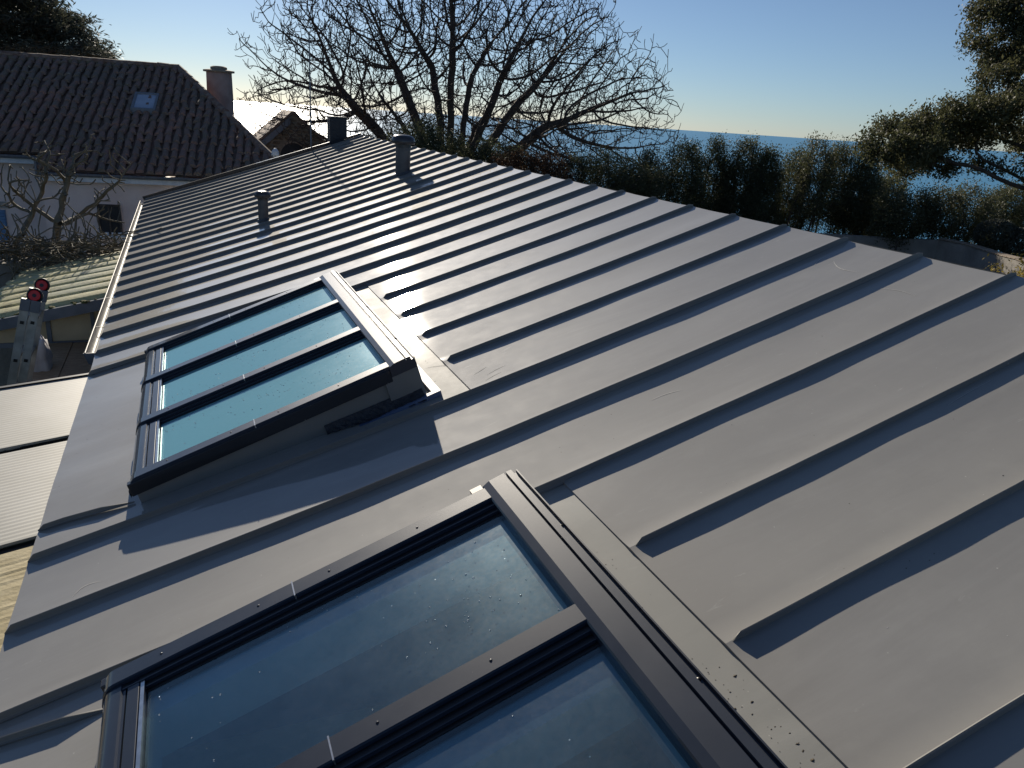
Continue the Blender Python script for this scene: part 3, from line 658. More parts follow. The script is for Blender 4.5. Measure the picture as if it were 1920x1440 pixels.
# --- tangle of dry twigs on the garden wall, left
rg = np.random.default_rng(77); pts, prs = [], []
for i in range(520):
    x = rg.uniform(-30, 235); y = 478 - .04 * x + rg.normal() * 12; q = np.array(spot(x, y, 12.6 + rg.uniform(-.7, .7)))
    d = rg.normal(size=3) * [1, .6, .45]; d /= np.linalg.norm(d); last = -1; s = rg.uniform(.06, .12)
    for j in range(6):
        pts.append(q.copy()); prs.append(last); last = len(pts) - 1; q = q + d * s; d = d + rg.normal(size=3) * .25 + [0, 0, -.05]; d /= np.linalg.norm(d)
tg_ = obj("brushwood", branch_mesh("brushwood", np.array(pts), np.array(prs), np.full(len(pts), .008), M['figbark'], 4)); tag(tg_, "tangle of dry cut twigs lying along the top of the low garden wall", "brushwood", kind="stuff")
yb = spot(1905, 497, 12.5)
leafy("yellow_shrub", "yellow-green leafy shrub past the right end of the roof ridge", Vector((yb.x, yb.y, -3)), [((yb.x + .2, yb.y, yb.z - .1), (.50, .45, .36), .8), ((yb.x - .1, yb.y, yb.z - .5), (.6, .4, .3), .4)], 4, M['yellow'], .045, 7000, tip=.006, step=.1, rs=3, cat="shrub", natt=260, spread=.06)

# ------------------------------------------------------------------ garden walls
def wall_run(name, label, pts, th, zb, mat, coping=None):
    t = empty(name); tag(t, label, "wall")
    b = MB(); F_ = [Vector(p_) for p_ in pts]
    def nrm(i):
        d = (F_[min(i + 1, len(F_) - 1)] - F_[max(i - 1, 0)]); d.z = 0; d.normalize(); return Vector((-d.y, d.x, 0)) * th
    b.sweep(lambda i: [F_[i], F_[i] + nrm(i), Vector(((F_[i] + nrm(i)).x, (F_[i] + nrm(i)).y, zb)), Vector((F_[i].x, F_[i].y, zb))], range(len(F_))); b.build("wall_body", mat, t)
    return t, F_, nrm
w1, F_, nrm = wall_run("garden_wall", "long dark rendered garden wall below the hedge line, seen over the ridge", [spot(900, 415, 27), spot(1300, 428, 26.5), spot(1560, 440, 26), spot(1680, 447, 25.7), spot(1760, 450, 25.4), spot(1810, 460, 24.6), spot(1860, 476, 23.4), spot(1905, 488, 22), spot(1990, 520, 20)], .28, -3.4, M['concrete'])
M['coping'] = simple('coping_tile', (.22, .17, .12), (.36, .29, .22), 12, .85)
for i in range(4, 8):      # coping tiles along the bend
    n_ = 6
    for j in range(n_):
        a_ = F_[i] + (F_[i + 1] - F_[i]) * (j / n_); c_ = F_[i] + (F_[i + 1] - F_[i]) * ((j + .92) / n_); up = Vector((0, 0, .012 + .01 * random.random())); nn = nrm(i)
        b = MB(); b.sweep(lambda q: [q - nn * .1 + up, q + nn * 1.1 + up, q + nn * 1.1 + up + Vector((0, 0, .025)), q + nn * .5 + up + Vector((0, 0, .05)), q - nn * .1 + up + Vector((0, 0, .025))], [a_, c_]); b.build("coping_tile", M['coping'], w1)
wall_run("low_wall", "low rendered wall under the dry twigs, left of the gutter", [spot(-60, 500, 12.2), spot(30, 492, 12.3), spot(120, 485, 12.4), spot(245, 474, 12.6)], .3, -3.3, M['concrete'])
for i, (x, y, rx, rz, lb) in enumerate([(1868, 440, .55, .42, "grey-green rounded clipped bush behind the wall bend"), (1912, 455, .5, .4, "second rounded clipped bush, at the right edge behind the wall")]):
    c = spot(x, y, 24.8); t = empty("clipped_bush"); tag(t, lb, "bush"); rg = np.random.default_rng(i + 90)
    q = blob(c, (rx, rx, rz), 5000, rg, .55); obj("foliage", leaf_mesh("foliage", q, .07, M['cedar'], .5, i), t)
    b = MB(); b.tube([(c.x, c.y, -3.1), (c.x, c.y, c.z)], .05, 6); b.build("stem", M['bark'], t)

# ------------------------------------------------------------------ pink house with the tiled roof
HB = R(7.5); He = Vector((math.cos(HB), -math.sin(HB), 0)); Hn = Vector((math.sin(HB), math.cos(HB), 0)); HO = Vector((CC[0], CC[1], 0))
def H(e, n, z): return HO + He * e + Hn * n + Vector((0, 0, z))
ph = empty("pink_house"); tag(ph, "pink rendered house with a mossy red canal-tile roof", "house")
NE, ZE, NRG, ZR = 21.55, -.02, 27.2, 2.63; SL = (ZR - ZE) / (NRG - NE); ER = -3.5; EC = -.15; EL = -14.5; ES = -6.09
b = MB(); b.add([H(ES, 21.75, -3.4), H(EC - .35, 21.75, -3.4), H(ER - .2, 27, -3.4), H(ES, 27, -3.4), H(ES, 21.75, -.16), H(EC - .35, 21.75, -.16), H(ER - .2, 27, -.16), H(ES, 27, -.16)],
                [(0, 1, 5, 4), (1, 2, 6, 5), (2, 3, 7, 6), (3, 0, 4, 7), (4, 5, 6, 7)])
b.add([H(EL, 22.5, -3.4), H(ES, 22.5, -3.4), H(ES, 32, -3.4), H(EL, 32, -3.4), H(EL, 22.5, .18), H(ES, 22.5, .18), H(ES, 32, .18), H(EL, 32, .18)], [(0, 1, 5, 4), (1, 2, 6, 5), (3, 0, 4, 7), (4, 5, 6, 7)])
b.build("wall", M['wall'], ph)
roof = MB(); roof.add([H(ES, NE, ZE), H(EC, NE, ZE), H(ER, NRG, ZR), H(ES, NRG, ZR), H(EC, NE, -3.4), H(ER, NRG, -3.4)], [(0, 1, 2, 3), (1, 4, 5, 2)])
roof.add([H(EL, NE + .72, ZE + .72 * SL), H(ES, NE + .72, ZE + .72 * SL), H(ES, NRG, ZR), H(EL, NRG, ZR), H(EL, 33, 0), H(ER - 1, 33, 0), H(ER, NRG, ZR)], [(0, 1, 2, 3), (3, 6, 5, 4)])
rf = roof.build("roof", M['tile'], ph)
# canal tiles: overlapping half-round covers, column by column
tv, tf = [], []
ncol = int((EC - EL) / .225); rg = np.random.default_rng(6)
for c_ in range(ncol):
    e0 = EL + .11 + c_ * .225
    n0 = NE - .04 if e0 > ES else NE + .68
    if e0 > ER: nmax = NRG - (e0 - ER) / (EC - ER) * (NRG - NE)
    else: nmax = NRG
    nn_ = n0
    while nn_ < nmax - .05:
        n1 = min(nn_ + .40, nmax); jit = rg.normal() * .014; jz = rg.uniform(0, .028); tilt = rg.normal() * .02
        b0 = len(tv)
        for (q, rr2, lift) in ((nn_, .095, .035), (n1, .075, .008)):
            for k in range(6):
                a_ = math.pi * k / 5
                tv.append(H(e0 + jit + math.cos(a_) * rr2 + tilt * (1 if lift > .02 else -1), q, ZE + (q - NE) * SL + .01 + lift + jz + math.sin(a_) * .085))
        for k in range(5): tf.append((b0 + k, b0 + k + 1, b0 + 7 + k, b0 + 6 + k))
        for k in range(1, 4): tf.append((b0, b0 + k, b0 + k + 1))
        tf.append((b0, b0 + 4, b0 + 5)); nn_ += .355
me = mesh_from("roof_tiles", [tuple(v) for v in tv], tf, M['tile']); o = obj("roof_tiles", me, ph); o['kind'] = 'stuff'
M['ridge'] = simple('ridge_tile', (.16, .08, .05), (.30, .22, .17), 7, .8, 0, .4, .01, 30)
def ridge(p0, p1, n):
    for i in range(n):
        a_ = p0 + (p1 - p0) * (i / n) + Vector((0, 0, rg.normal() * .008)); c_ = p0 + (p1 - p0) * ((i + 1.1) / n) + Vector((0, 0, .012)); d = (c_ - a_).normalized(); s_ = d.cross(Vector((0, 0, 1))).normalized(); u_ = s_.cross(d)
        b = MB(); b.sweep(lambda t: [(a_ if t == 0 else c_) + s_ * math.cos(math.pi * k / 6) * (.13 if t == 0 else .11) + u_ * math.sin(math.pi * k / 6) * (.12 if t == 0 else .10) for k in range(7)], [0, 1], closed=True); b.build("ridge_tile", M['ridge'], ph)
b = MB(); b.box(EL, ER, NRG - .09, NRG + .09, ZR - .1, ZR + .085, H); b.build('ridge_mortar', M['mortar'], ph)
ridge(H(EL + 4, NRG, ZR + .04), H(ER, NRG, ZR + .04), 24); ridge(H(EC, NE, ZE + .03), H(ER, NRG, ZR + .02), 18)
for (e0, e1, n_, z_) in ((ES + .02, EC, NE - .05, ZE), (EL, ES, NE + .62, ZE + .68 * SL)):
    b = MB(); b.sweep(lambda e: [H(e, n_ + .07 * math.cos(a_) - .06, z_ - .02 + .08 * math.sin(a_)) for a_ in np.linspace(0, -math.pi, 7)] , [e0, e1]); b.build("gutter", M['slate'], ph)
    b = MB(); b.box(e0, e1, n_ + .02, n_ + .06, z_ - .22, z_ - .075, H); b.build("fascia", M['white'], ph)
    b = MB(); b.box(e0, e1, n_ + .02, n_ + .30, z_ - .073, z_ - .04, H); b.build("soffit", M['slate'], ph)
b = MB(); b.box(ES - .02, ES + .02, NE - .1, NE + .75, ZE - .25, ZE + .3, H); b.build("bargeboard", M['slate'], ph)
# attic window in the slope
aw = [(252, 186), (297, 187), (298, 214), (251, 213)]
def on_slope(x, y, k=0.0):
    d = Vector(CR.T @ np.array([(x - 960) / FPX, (y - 720) / FPX, 1.0])); nrm_ = (He.cross(Hn + Vector((0, 0, SL)))).normalized(); p0 = H(0, NE, ZE + k)
    t = (p0 - Vector(CC)).dot(nrm_) / d.dot(nrm_); return Vector(CC) + d * t
c0 = on_slope(273, 200); rel = c0 - HO; ce, cn = rel.dot(He), rel.dot(Hn)
def S2(e, s, k): return H(ce + e, cn + s * .905, ZE + (cn + s * .905 - NE) * SL + k + s * 0)
b = MB(); b.box(-.31, .31, -.52, -.45, .02, .17, S2); b.box(-.31, .31, .42, .49, .02, .17, S2); b.box(-.31, -.25, -.45, .42, .02, .17, S2); b.box(.25, .31, -.45, .42, .02, .17, S2); rw = b.build("roof_window", M['slate'], ph)
M['pane'] = simple('pane', (.30, .36, .45), (.40, .46, .55), 3, .08, 0); b = MB(); b.box(-.25, .25, -.45, .42, .12, .14, S2); b.build("pane", M['pane'], rw)
# house chimney
cc = H(-2.33, 26.9, 0); b = MB(); b.lathe(Vector((cc.x, cc.y, 0)), [(.42, -3.3), (.385, 1.5), (.365, 2.62)], 4 * 6); M["chim"] = simple("sooty_render", (.30, .21, .19), (.42, .31, .28), 3, .9, 0, .3, .02, 30); chm = b.build("chimney", M["chim"], ph, angle=40)
b = MB(); b.lathe(Vector((cc.x, cc.y, 2.62)), [(.38, 0), (.45, .01), (.45, .06), (.34, .08), (.24, .09), (.24, .15), (.18, .18), (.001, .19)], 24); b.build("chimney_cap", M['coping'], chm, angle=40)
# facade window and blue shutter
def facade(x, y, n): 
    d = Vector(CR.T @ np.array([(x - 960) / FPX, (y - 720) / FPX, 1.0])); t = (H(0, n, 0) - Vector(CC)).dot(Hn) / d.dot(Hn); p_ = Vector(CC) + d * t - HO; return p_.dot(He), p_.z
e0, zt = facade(186, 386, 21.75); e1, zb_ = facade(228, 440, 21.75)
wd = MB(); wd.box(e0, e1, 21.70, 21.745, zb_, zt, H); wo = wd.build("window", M['void'], ph)
b = MB()
for (a0, a1, b0, b1) in ((e0 - .04, e0, zb_, zt), (e1, e1 + .04, zb_, zt), (e0 - .04, e1 + .04, zt, zt + .05), ((e0 + e1) / 2 - .02, (e0 + e1) / 2 + .02, zb_, zt)): b.box(a0, a1, 21.67, 21.72, b0, b1, H)
b.build("frame", M['bark'], wo)
b = MB(); b.box(e0 - .1, e1 + .1, 21.58, 21.74, zb_ - .10, zb_ - .002, H); b.build("sill", M['white'], wo)
b = MB()
for i in range(5): b.box(e0 - .05 + i * .15, e0 + .03 + i * .15, 21.60, 21.66, zb_, zb_ + .07, H)
o = b.build("sill_blocks", M['white'], wo); o['kind'] = 'stuff'
e0, zt = facade(-40, 392, 22.5); e1, zb_ = facade(28, 520, 22.5)
M['blue'] = simple('blue_paint', (.10, .20, .36), (.13, .26, .44), 3, .5)
sh = MB(); sh.box(e0, e1, 22.45, 22.495, zb_, zt, H); so_ = sh.build("roller_shutter", M['blue'], ph)
nsl = 22
for i in range(nsl):
    z0_ = zb_ + (zt - zb_) * i / nsl; b = MB(); b.box(e0 + .01, e1 - .01, 22.425, 22.448, z0_ + .005, z0_ + (zt - zb_) / nsl * .9, H); b.build("slat", M['blue'], so_)
b = MB(); b.box(e0 - .05, e1 + .08, 22.44, 22.5, zt + .05, zt + .20, H); b.build("lintel", M['concrete'], ph)

# ------------------------------------------------------------------ stone outbuilding with the gable
st = empty("stone_outbuilding"); tag(st, "small stone gabled outbuilding between the pink house and the dark chimney", "outbuilding")
ap = spot(549, 211, 33); gy = ap.y; hw_ = 2.15; drop = 1.86; gl = MB()
prof_ = [(-hw_, -3.4), (hw_, -3.4), (hw_, ap.z - drop), (0, ap.z - .02), (-hw_, ap.z - drop)]
gl.add([(ap.x + x, gy, z) for x, z in prof_] + [(ap.x + x, gy + 3.2, z) for x, z in prof_], [(0, 1, 2, 3, 4), (9, 8, 7, 6, 5), (0, 5, 6, 1), (1, 6, 7, 2), (4, 9, 5, 0)])
gl.build("gable_wall", M['mortar'], st)
rg = np.random.default_rng(15); cnt = 0; zz = ap.z - 2.6
stone_me = []
for vv in range(6):
    b = MB(); pr_ = [((.5 + .06 * rg.normal()) * math.copysign(abs(math.cos(a_)) ** .6, math.cos(a_)), (.5 + .06 * rg.normal()) * math.copysign(abs(math.sin(a_)) ** .6, math.sin(a_))) for a_ in np.linspace(0, 2 * math.pi, 9)[:-1]]
    b.sweep(lambda i: [(x * (1, .86)[i], (0, -1)[i], z * (1, .84)[i]) for x, z in pr_], [0, 1]); stone_me.append(mesh_from("stone", b.v, b.f, M['stone']))
while zz < ap.z - .12:
    hh_ = rg.uniform(.10, .16); lim = min(hw_, (ap.z - .12 - zz - hh_ * .5) / drop * hw_); x = -lim + rg.uniform(0, .1)
    while x < lim - .08:
        wl = rg.uniform(.14, .34)
        if cnt < 295 and not ((x + wl / 2 + .02) ** 2 + max(0, zz - (ap.z - 1.62)) ** 2 < .56 ** 2) :
            o = obj("stone", stone_me[rg.integers(6)], st); o.location = (ap.x + x + wl / 2, gy - .001, zz + hh_ / 2); o.scale = (wl * .9, rg.uniform(.02, .05), hh_ * .86); cnt += 1
        x += wl + .02
    zz += hh_ + .015
for sgn in (-1, 1):
    b = MB(); k1, k2 = ap.x, ap.x + sgn * (hw_ + .22); z1_, z2_ = ap.z + .05, ap.z + .05 - drop / hw_ * (hw_ + .22)
    b.add([(k1, gy - .12, z1_), (k2, gy - .12, z2_), (k2, gy + 3.3, z2_), (k1, gy + 3.3, z1_), (k1, gy - .12, z1_ - .07), (k2, gy - .12, z2_ - .07), (k2, gy + 3.3, z2_ - .07), (k1, gy + 3.3, z1_ - .07)], [(0, 1, 2, 3), (7, 6, 5, 4), (0, 4, 5, 1), (1, 5, 6, 2), (2, 6, 7, 3)])
    rf2 = b.build("roof", M['tile'], st)
    nt_ = 11
    for i in range(nt_):       # courses of the slope
        for jj in range(1):
            f0, f1 = i / nt_, (i + 1.12) / nt_
            b = MB(); p0 = Vector((k1 + (k2 - k1) * f0, 0, z1_ + (z2_ - z1_) * f0 + .012)); p1 = Vector((k1 + (k2 - k1) * f1, 0, z1_ + (z2_ - z1_) * f1 + .045))
            b.add([(p0.x, gy - .1, p0.z), (p1.x, gy - .1, p1.z), (p1.x, gy + 3.28, p1.z), (p0.x, gy + 3.28, p0.z), (p1.x, gy - .1, p1.z - .03), (p1.x, gy + 3.28, p1.z - .03)], [(0, 1, 2, 3), (1, 4, 5, 2), (0, 4, 1)])
            b.build("tile_course", M['ridge'], rf2)
b = MB(); s0 = Vector((ap.x - .12, gy - .14, ap.z - .16)); s1 = Vector((ap.x - hw_ - .1, gy - .14, ap.z - .16 - drop / hw_ * (hw_ - .02))); dz = Vector((0, 0, -.26)); dy = Vector((0, .04, 0))
b.add([s0, s1, s1 + dz, s0 + dz, s0 + dy, s1 + dy, s1 + dz + dy, s0 + dz + dy], [(0, 1, 2, 3), (7, 6, 5, 4), (0, 4, 5, 1), (3, 2, 6, 7), (1, 5, 6, 2)]); b.build("bargeboard", M['slate'], st)
b = MB()
b.sweep(lambda t: [(ap.x - .02 + .50 * math.cos(a_), gy - (.004, .05)[t], ap.z - 1.62 + .50 * math.sin(a_)) for a_ in np.linspace(0, math.pi, 13)] + [(ap.x - .52, gy - (.004, .05)[t], ap.z - 3), (ap.x + .48, gy - (.004, .05)[t], ap.z - 3)], [0, 1]); ar = b.build("arched_door", M['void'], st)
b = MB(); b.sweep(lambda t: [(ap.x - .02 + r2 * math.cos(a_), gy - yy, ap.z - 1.62 + r2 * math.sin(a_)) for a_ in [t] for r2, yy in ((.50, .0), (.55, .0), (.55, .065), (.50, .065))], list(np.linspace(0, math.pi, 15))); b.build("arch_rim", M['coping'], ar)
for i in range(7):
    b = MB(); b.box(ap.x - .78, ap.x - .60, gy - .06, gy - .002, ap.z - 2.2 + i * .085, ap.z - 2.2 + i * .085 + .07); b.build("brick", M['brick'], st)
b = MB(); b.tube([spot(380, 245, 30), spot(464, 265, 31), spot(500, 266, 32.8)], .008, 5); cb_ = b.build("cable", M['coping']); tag(cb_, "thin pale cable strung in front of the tiled hip towards the stone gable", "cable")
b = MB(); wp_ = spot(516, 285, 20); b.lathe(wp_ - Vector((0, 0, .12)), [(.05, 0), (.09, .05), (.08, .14), (.03, .2), (.001, .21)], 10); fw = b.build("finial", M['white']); fw.parent = ph; fw.name = "finial"

# ------------------------------------------------------------------ left: flat sheet roof, lean-to, ladder
def poly_mat():
    m_, t, p = nodes('ribbed_sheet'); co = coord(t)
    c = ramp(t, noisefac(t, 2.2, 5, .6, coord=co), [(.3, (.34, .335, .29)), (.7, (.47, .465, .42))])
    c = mixc(t, ramp(t, noisefac(t, 26, 6, .7, coord=co), [(.66, (0,)), (.72, (.7,))]), c, (.16, .14, .09))
    t.links.new(c, p.inputs["Base Color"]); p.inputs["Roughness"].default_value = .5; return m_
M['poly'] = poly_mat(); M['fibre'] = simple('fibre_sheet', (.40, .33, .17), (.55, .47, .28), 14, .8, 0, .4, .006, 60)
pr = empty("sheet_roof"); tag(pr, "flat roof of pale ribbed plastic sheets tucked against the zinc eave", "roof")
Dx = Vector((math.sin(R(68.56)), math.cos(R(68.56)), 0)); Dy = Vector((0, 1, 0))
def PR(x, y, z): return Vector((.02, 0, -.06)) + Vector((x, x * Dx.y / Dx.x, 0)) + Vector((0, y, z + .02 * 0))
for (y0, y1, mt) in ((2.58, 3.70, 'poly'), (1.36, 2.49, 'poly'), (.10, 1.27, 'fibre'), (-1.15, .02, 'fibre')):
    b = MB(); nr = 58; pf = []
    for i in range(nr + 1):
        yy = y0 + (y1 - y0) * i / nr; z = .0013 if i % 2 else 0; pf.append((yy, z if mt == 'poly' else .003 * noise.noise(Vector((i * .7, y0, 0)))))
    pf += [(y1, -.014), (y0, -.014)]
    b.sweep(lambda x: [PR(x, yy, z) for yy, z in pf], [-2.6, -1.3, -.6, -.3, 0]); b.build("roof_sheet", M[mt], pr)
for y in (2.535, 1.315, .06):
    b = MB(); b.box(-2.6, 0, y - .05, y + .05, -.05, -.022, PR); b.build("rafter", M['gasket'], pr)
b = MB(); b.box(-2.6, 0, 3.70, 3.735, -.10, .012, PR); b.build("edge_trim", M['gasket'], pr)
b = MB(); b.box(-2.55, 0, -1.1, 3.65, -3.0, -2.95, PR); b.build("floor_below", M['void'], pr)

cr = empty("lean_to"); tag(cr, "lean-to with a mossy corrugated pale-green roof beside the gutter", "lean-to")
CP = Vector((-.652, 6.70, -.274)); D1 = Vector((.97077, -.10546, .21559)); D2 = Vector((.108, .99415, 0)); DN = D1.cross(D2).normalized()
def CG(a_, b2, k): return CP + D1 * a_ + D2 * b2 + DN * k
def corr_mat():
    m_, t, p = nodes('corrugated_fibreglass'); co = coord(t)
    c = ramp(t, noisefac(t, 1.4, 4, coord=co), [(.3, (.62, .64, .46)), (.6, (.80, .74, .42)), (.8, (.68, .74, .58))])
    c = mixc(t, ramp(t, noisefac(t, 6, 8, .75, coord=coord(t, 'Object', (1, 3, 1))), [(.52, (0,)), (.66, (.75,))]), c, (.09, .08, .04))
    t.links.new(c, p.inputs["Base Color"]); p.inputs["Roughness"].default_value = .55; bump(t, p, noisefac(t, 30, 4, coord=co), .4, .01)
    tl = N(t, "ShaderNodeBsdfTranslucent"); t.links.new(c, tl.inputs[0]); mx = N(t, "ShaderNodeMixShader"); mx.inputs[0].default_value = .35
    t.links.new(p.outputs[0], mx.inputs[1]); t.links.new(tl.outputs[0], mx.inputs[2]); t.links.new(mx.outputs[0], t.nodes["Material Output"].inputs[0]); return m_
M['corr'] = corr_mat(); pitch = .385
for i in range(8):
    b = MB()
    def cp_(a_, i=i):
        out = []
        PF = [(0, 0), (.27, .001), (.30, .014), (.32, .040), (.45, .048), (.65, .051), (.85, .047), (.96, .040), (.985, .015), (1.0, .001)]
        wob = .006 * noise.noise(Vector((a_ * 3, i * 2.7, 0)))
        for f, k in PF: out.append(CG(a_ - (.03 if a_ < -.9 and f > .3 else 0) , -.08 + (i + f) * pitch + wob, k + .004 * (i % 2)))
        for f, k in reversed(PF): out.append(CG(a_, -.08 + (i + f) * pitch + wob, k - .005))
        return out
    b.sweep(cp_, [-1.05 + .05 * (8 - i) * .6, -.85, -.7, -.5, -.3, -.1, .1, .3, .55]); b.build("corrugated_sheet", M['corr'], cr, angle=40)
rg = np.random.default_rng(2); b = MB()
for _ in range(150):
    i = rg.integers(0, 8); a_ = rg.uniform(-.9, .5); c = CG(a_, -.08 + i * pitch + rg.normal() * .03, .012); s = rg.uniform(.012, .045)
    b.lathe(c, [(s, 0), (s * .8, s * .3), (.001, s * .45)], 6, Vector((rg.normal() * .3, rg.normal() * .3, 1)))
M['moss'] = simple('moss', (.05, .055, .015), (.16, .15, .03), 30, .95); o = b.build("moss_clumps", M['moss'], cr); o['kind'] = 'stuff'
b = MB(); b.box(-1.2, .6, -.12, -.085, -.10, .012, CG); b.build("front_rail", M['slate'], cr)
# glazed front under it
wy = 6.70
def WF(x, y, z): return Vector((x, wy + y, z))
fr_ = MB()
zl = lambda x: -.30 + .22 * (x + .68)
for (x0, x1) in ((-.715, -.675), (-.30, -.265)): fr_.add([WF(x0, 0, -.63), WF(x1, 0, -.63), WF(x1, 0, zl(x1)), WF(x0, 0, zl(x0)), WF(x0, .04, -.63), WF(x1, .04, -.63), WF(x1, .04, zl(x1)), WF(x0, .04, zl(x0))], [(0, 1, 2, 3), (7, 6, 5, 4), (0, 4, 5, 1), (1, 5, 6, 2), (3, 2, 6, 7), (0, 3, 7, 4)])
fr_.box(-1.6, .1, 0, .05, -.68, -.632, WF); fw_ = fr_.build("window_frame", M['slate'], cr)
def tan_pane():
    m_, t, p = nodes('frosted_pane'); co = coord(t)
    t.links.new(ramp(t, noisefac(t, 3, 5, coord=co), [(.3, (.60, .46, .28)), (.7, (.85, .70, .46))]), p.inputs["Base Color"]); p.inputs["Roughness"].default_value = .35
    tl = N(t, "ShaderNodeBsdfTranslucent"); tl.inputs[0].default_value = (.85, .66, .40, 1); mx = N(t, "ShaderNodeMixShader"); mx.inputs[0].default_value = .25
    t.links.new(p.outputs[0], mx.inputs[1]); t.links.new(tl.outputs[0], mx.inputs[2]); t.links.new(mx.outputs[0], t.nodes["Material Output"].inputs[0]); return m_
M['tan'] = tan_pane()
for (x0, x1) in ((-.672, -.302), (-.262, .05), (-1.5, -.72)):
    b = MB(); b.add([WF(x0, .015, -.628), WF(x1, .015, -.628), WF(x1, .015, zl(x1) - .01), WF(x0, .015, zl(x0) - .01), WF(x0, .022, -.628), WF(x1, .022, -.628), WF(x1, .022, zl(x1) - .01), WF(x0, .022, zl(x0) - .01)], [(0, 1, 2, 3), (7, 6, 5, 4), (3, 2, 6, 7)]); b.build("pane", M['tan'], fw_)
def wood_mat():
    m_, t, p = nodes('plywood'); co = coord(t)
    c = ramp(t, noisefac(t, 5, 8, .7, coord=coord(t, 'Object', (2.2, 9, 1)), dist=1), [(.3, (.20, .13, .075)), (.5, (.36, .25, .15)), (.75, (.55, .42, .27))])
    t.links.new(c, p.inputs["Base Color"]); p.inputs["Roughness"].default_value = .8; return m_
M['ply'] = wood_mat()
bd = empty("plywood_cover"); tag(bd, "weathered plywood sheets laid beside the ladder, under the gutter end", "board")
def BD(x, y, z): return Vector((-.72 + x + .0 * y, 4.95 + y, -.66 + z))
for (x0, x1) in ((0.0, .235), (.240, .66)):
    b = MB(); b.box(x0, x1, 0, 1.72, (0 if x0 else .004), (.018 if x0 else .022), BD); b.build("plank", M['ply'], bd, bevel=.002)
b = MB(); b.box(-.02, .7, .0, 1.7, -2.3, -.03, BD); b.build("box_body", M['void'], bd)

# ladder
ld = empty("extension_ladder"); tag(ld, "aluminium extension ladder leaning below the eave, red roller wheels at its top", "ladder")
M['alu'] = simple('worn_aluminium', (.36, .34, .30), (.56, .54, .49), 9, .5, .5, .15, .003, 60); M['red'] = simple('red_plastic', (.55, .012, .015), (.65, .02, .02), 5, .38)
LU = Vector((.255, 0, .967)).normalized(); LX = Vector((.967, 0, -.255)); LO = Vector((-.535, 4.93, .155)); LSC = 1.19
def LG(a_, y, s): return LO + LX * a_ * LSC + Vector((0, y, 0)) + LU * s * LSC
for sec, a0 in ((0, -.058), (1, .004)):
    for y in (0, .40):
        b = MB(); b.box(a0, a0 + .052, y, y + .022, -3.5, .0, LG); so2 = b.build("stile", M['alu'], ld, bevel=.003)
        b = MB(); b.box(a0, a0 + .006, y - .003, y, -3.5, 0, LG); b.box(a0 + .046, a0 + .052, y - .003, y, -3.5, 0, LG); b.build("stile_lip", M['alu'], so2)
        b = MB(); b.box(a0 - .004, a0 + .056, y - .006, y + .028, -.03, .055, LG); b.build("end_cap", M['slate'], so2, bevel=.004)
    for i in range(12):
        s = -.115 - i * .28 + sec * .012
        b = MB(); b.box(a0 + .012, a0 + .040, -.004, .426, s - .013, s + .013, LG); rn = b.build("rung", M['alu'], ld)
        b = MB(); b.box(a0 + .014, a0 + .038, -.0055, -.0042, s - .011, s + .011, LG); b.build("rung_hole", M['gasket'], rn)
for y in (-.0, .40):
    c = LG(.014, y + .01, .085)
    b = MB(); b.lathe(c + Vector((0, .022, 0)), [(.001, -.022), (.044, -.022), (.058, -.014), (.060, .012), (.053, .020), (.044, .012), (.018, .010), (.016, .022), (.001, .022)], 24, Vector((-.1, -1, .25))); wl_ = b.build("roller_wheel", M['gasket'], ld, angle=40)
    b = MB(); b.lathe(c + Vector((0, .022, 0)), [(.019, .0115), (.043, .0135), (.046, .018), (.040, .022), (.030, .019), (.019, .020)], 24, Vector((-.1, -1, .25))); b.build("wheel_disc", M['red'], wl_, smooth=True)
    b = MB(); b.lathe(c + Vector((0, .022, 0)), [(.0605, -.006), (.0615, 0), (.0605, .006)], 24, Vector((-.1, -1, .25))); b.build("wheel_tread", M['cap'], wl_)
# white builder's sack behind the ladder
rg = np.random.default_rng(44); n = 22; c = spot(76, 665, 8.3); rows_ = []
for i in range(n):
    for j in range(n):
        a_ = 2 * math.pi * i / n; bb = math.pi * (j / (n - 1) - .5); rr2 = 1 + .4 * noise.noise(Vector((math.cos(a_) * 1.6, math.sin(a_) * 1.6, bb * 1.4))) + .30 * abs(noise.noise(Vector((math.cos(a_) * 5, math.sin(a_) * 5, bb * 5))))
        rows_.append((c.x + .10 * rr2 * math.cos(a_) * math.cos(bb), c.y + .13 * rr2 * math.sin(a_) * math.cos(bb), c.z - .10 + .24 * rr2 * math.sin(bb)))
F = [(i * n + j, ((i + 1) % n) * n + j, ((i + 1) % n) * n + j + 1, i * n + j + 1) for i in range(n) for j in range(n - 1)]
o = obj("builders_sack", mesh_from("builders_sack", rows_, F, simple('white_sack', (.45, .44, .46), (.62, .60, .60), 5, .8), True)); tag(o, "crumpled off-white sack standing between the ladder and the plywood", "sack")
b = MB(); b.box(c.x - .22, c.x + .2, c.y - .2, c.y + .25, -3, c.z - .32); o = b.build("crate_stack", M['void'], bevel=.01); tag(o, "dark crate under the off-white sack beside the ladder", "crate")

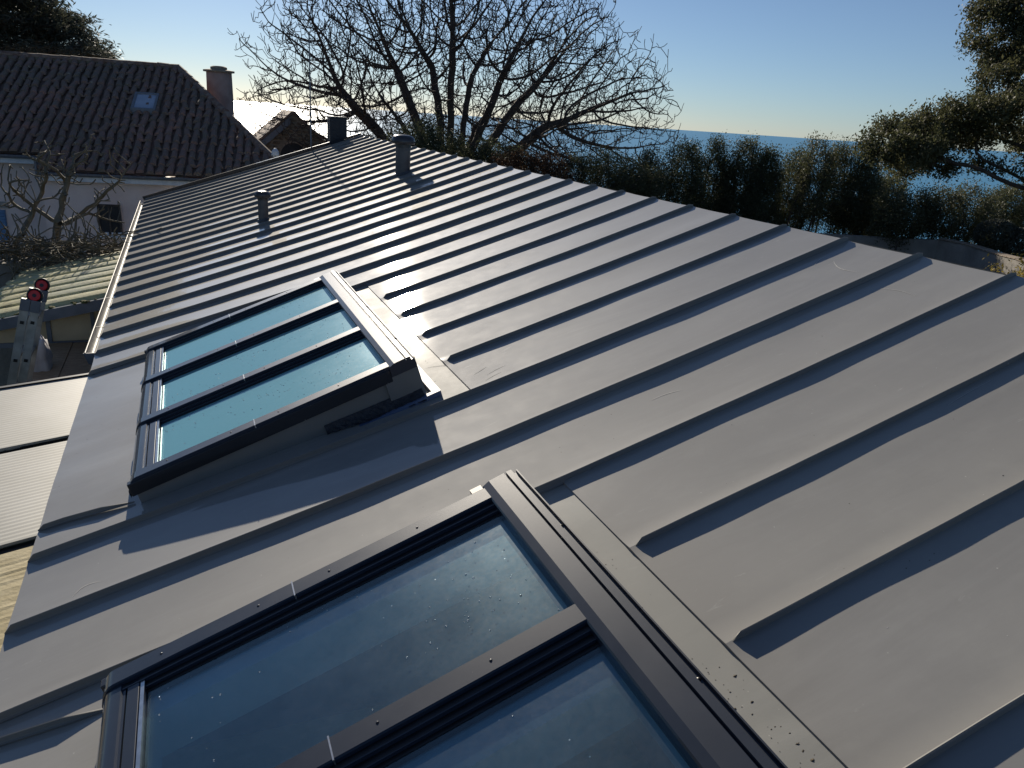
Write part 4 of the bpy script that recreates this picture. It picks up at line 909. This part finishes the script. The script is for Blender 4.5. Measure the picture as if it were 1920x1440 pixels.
# ------------------------------------------------------------------ grit, droppings and scratches lying on the zinc
rg = np.random.default_rng(123); b = MB(); M['grit'] = simple('grit', (.05, .04, .03), (.12, .10, .07), 40, .9)
def surf(u, v):
    if u < 2.04 and (-2.5 < v < 0 or 1.0 < v < 3.5): return pan_h(u, v, 53 if v < 0 else 41, True)
    k = int(math.floor(v / .5)); return pan_h(u, v, k) + (.006 if (-5 <= k <= -1 or 2 <= k <= 6) else 0)
def flake(b, u, v, s, h=.0045):
    k = rg.integers(5, 8); ph_ = rg.uniform(0, 6.28); rr3 = [s * rg.uniform(.5, 1.2) for _ in range(k)]
    base_ = [P(u + rr3[i] * math.cos(ph_ + 6.283 * i / k), v + rr3[i] * .7 * math.sin(ph_ + 6.283 * i / k), surf(u, v) + .0004) for i in range(k)]
    b.add(base_ + [P(u, v, surf(u, v) + s * .35)], [(i, (i + 1) % k, k) for i in range(k)])
for c_u, c_v, n_, sp_ in ((1.95, -1.10, 26, .07), (1.93, -.55, 16, .09), (1.97, -1.32, 12, .05), (1.94, 1.5, 10, .12), (2.5, -.8, 8, .3), (1.2, .7, 8, .5), (.2, 2.3, 8, .5), (3.2, -.4, 6, .5)):
    for _ in range(n_): flake(b, c_u + rg.normal() * sp_ * .4, c_v + rg.normal() * sp_, rg.uniform(.0010, .0034), .009)
for _ in range(5): flake(b, 1.95 + rg.normal() * .02, -1.12 + rg.normal() * .12, rg.uniform(.004, .007), .009)
o = b.build("grit_flecks", M['grit'], house); o['kind'] = 'stuff'
M['chalk'] = simple('chalky_mark', (.50, .49, .46), (.62, .61, .58), 60, .9); b = MB()
def scratch(b, u, v, du, dv, bend, wd):
    n = 9; L_ = math.hypot(du, dv); nx, ny = -dv / L_, du / L_; rows2 = []
    for i in range(n):
        f = i / (n - 1); o_ = bend * math.sin(math.pi * f); w2 = wd * math.sin(math.pi * min(.98, max(.02, f))) ** .5
        cu, cv = u + du * f + nx * o_, v + dv * f + ny * o_; rows2.append((P(cu - nx * w2, cv - ny * w2, surf(cu, cv) + .0012), P(cu + nx * w2, cv + ny * w2, surf(cu, cv) + .0012)))
    V = [q for r_ in rows2 for q in r_]; b.add(V, [(2 * i, 2 * i + 1, 2 * i + 3, 2 * i + 2) for i in range(n - 1)])
for a_ in ((4.02, .62, .05, .22, .03, .0022), (3.98, .88, .12, .05, .01, .0014), (3.95, .20, -.02, .20, -.02, .0013), (.22, .58, .10, .04, .03, .0018), (2.12, 1.08, .10, .03, .004, .0018), (2.15, 1.14, .12, .03, .004, .0018), (2.10, 1.2, .09, .04, -.003, .0018), (3.3, -.55, .22, .015, .004, .0012), (2.6, .3, .14, -.02, .01, .0016), (1.93, 1.52, .12, -.10, .015, .0016), (1.90, 2.3, .10, .03, .01, .0014)): scratch(b, *a_)
for _ in range(60): flake(b, rg.uniform(2.1, 4.1), rg.uniform(-1.4, 3), rg.uniform(.001, .0028), .0085)
o = b.build("chalk_marks", M['chalk'], house); o['kind'] = 'stuff'
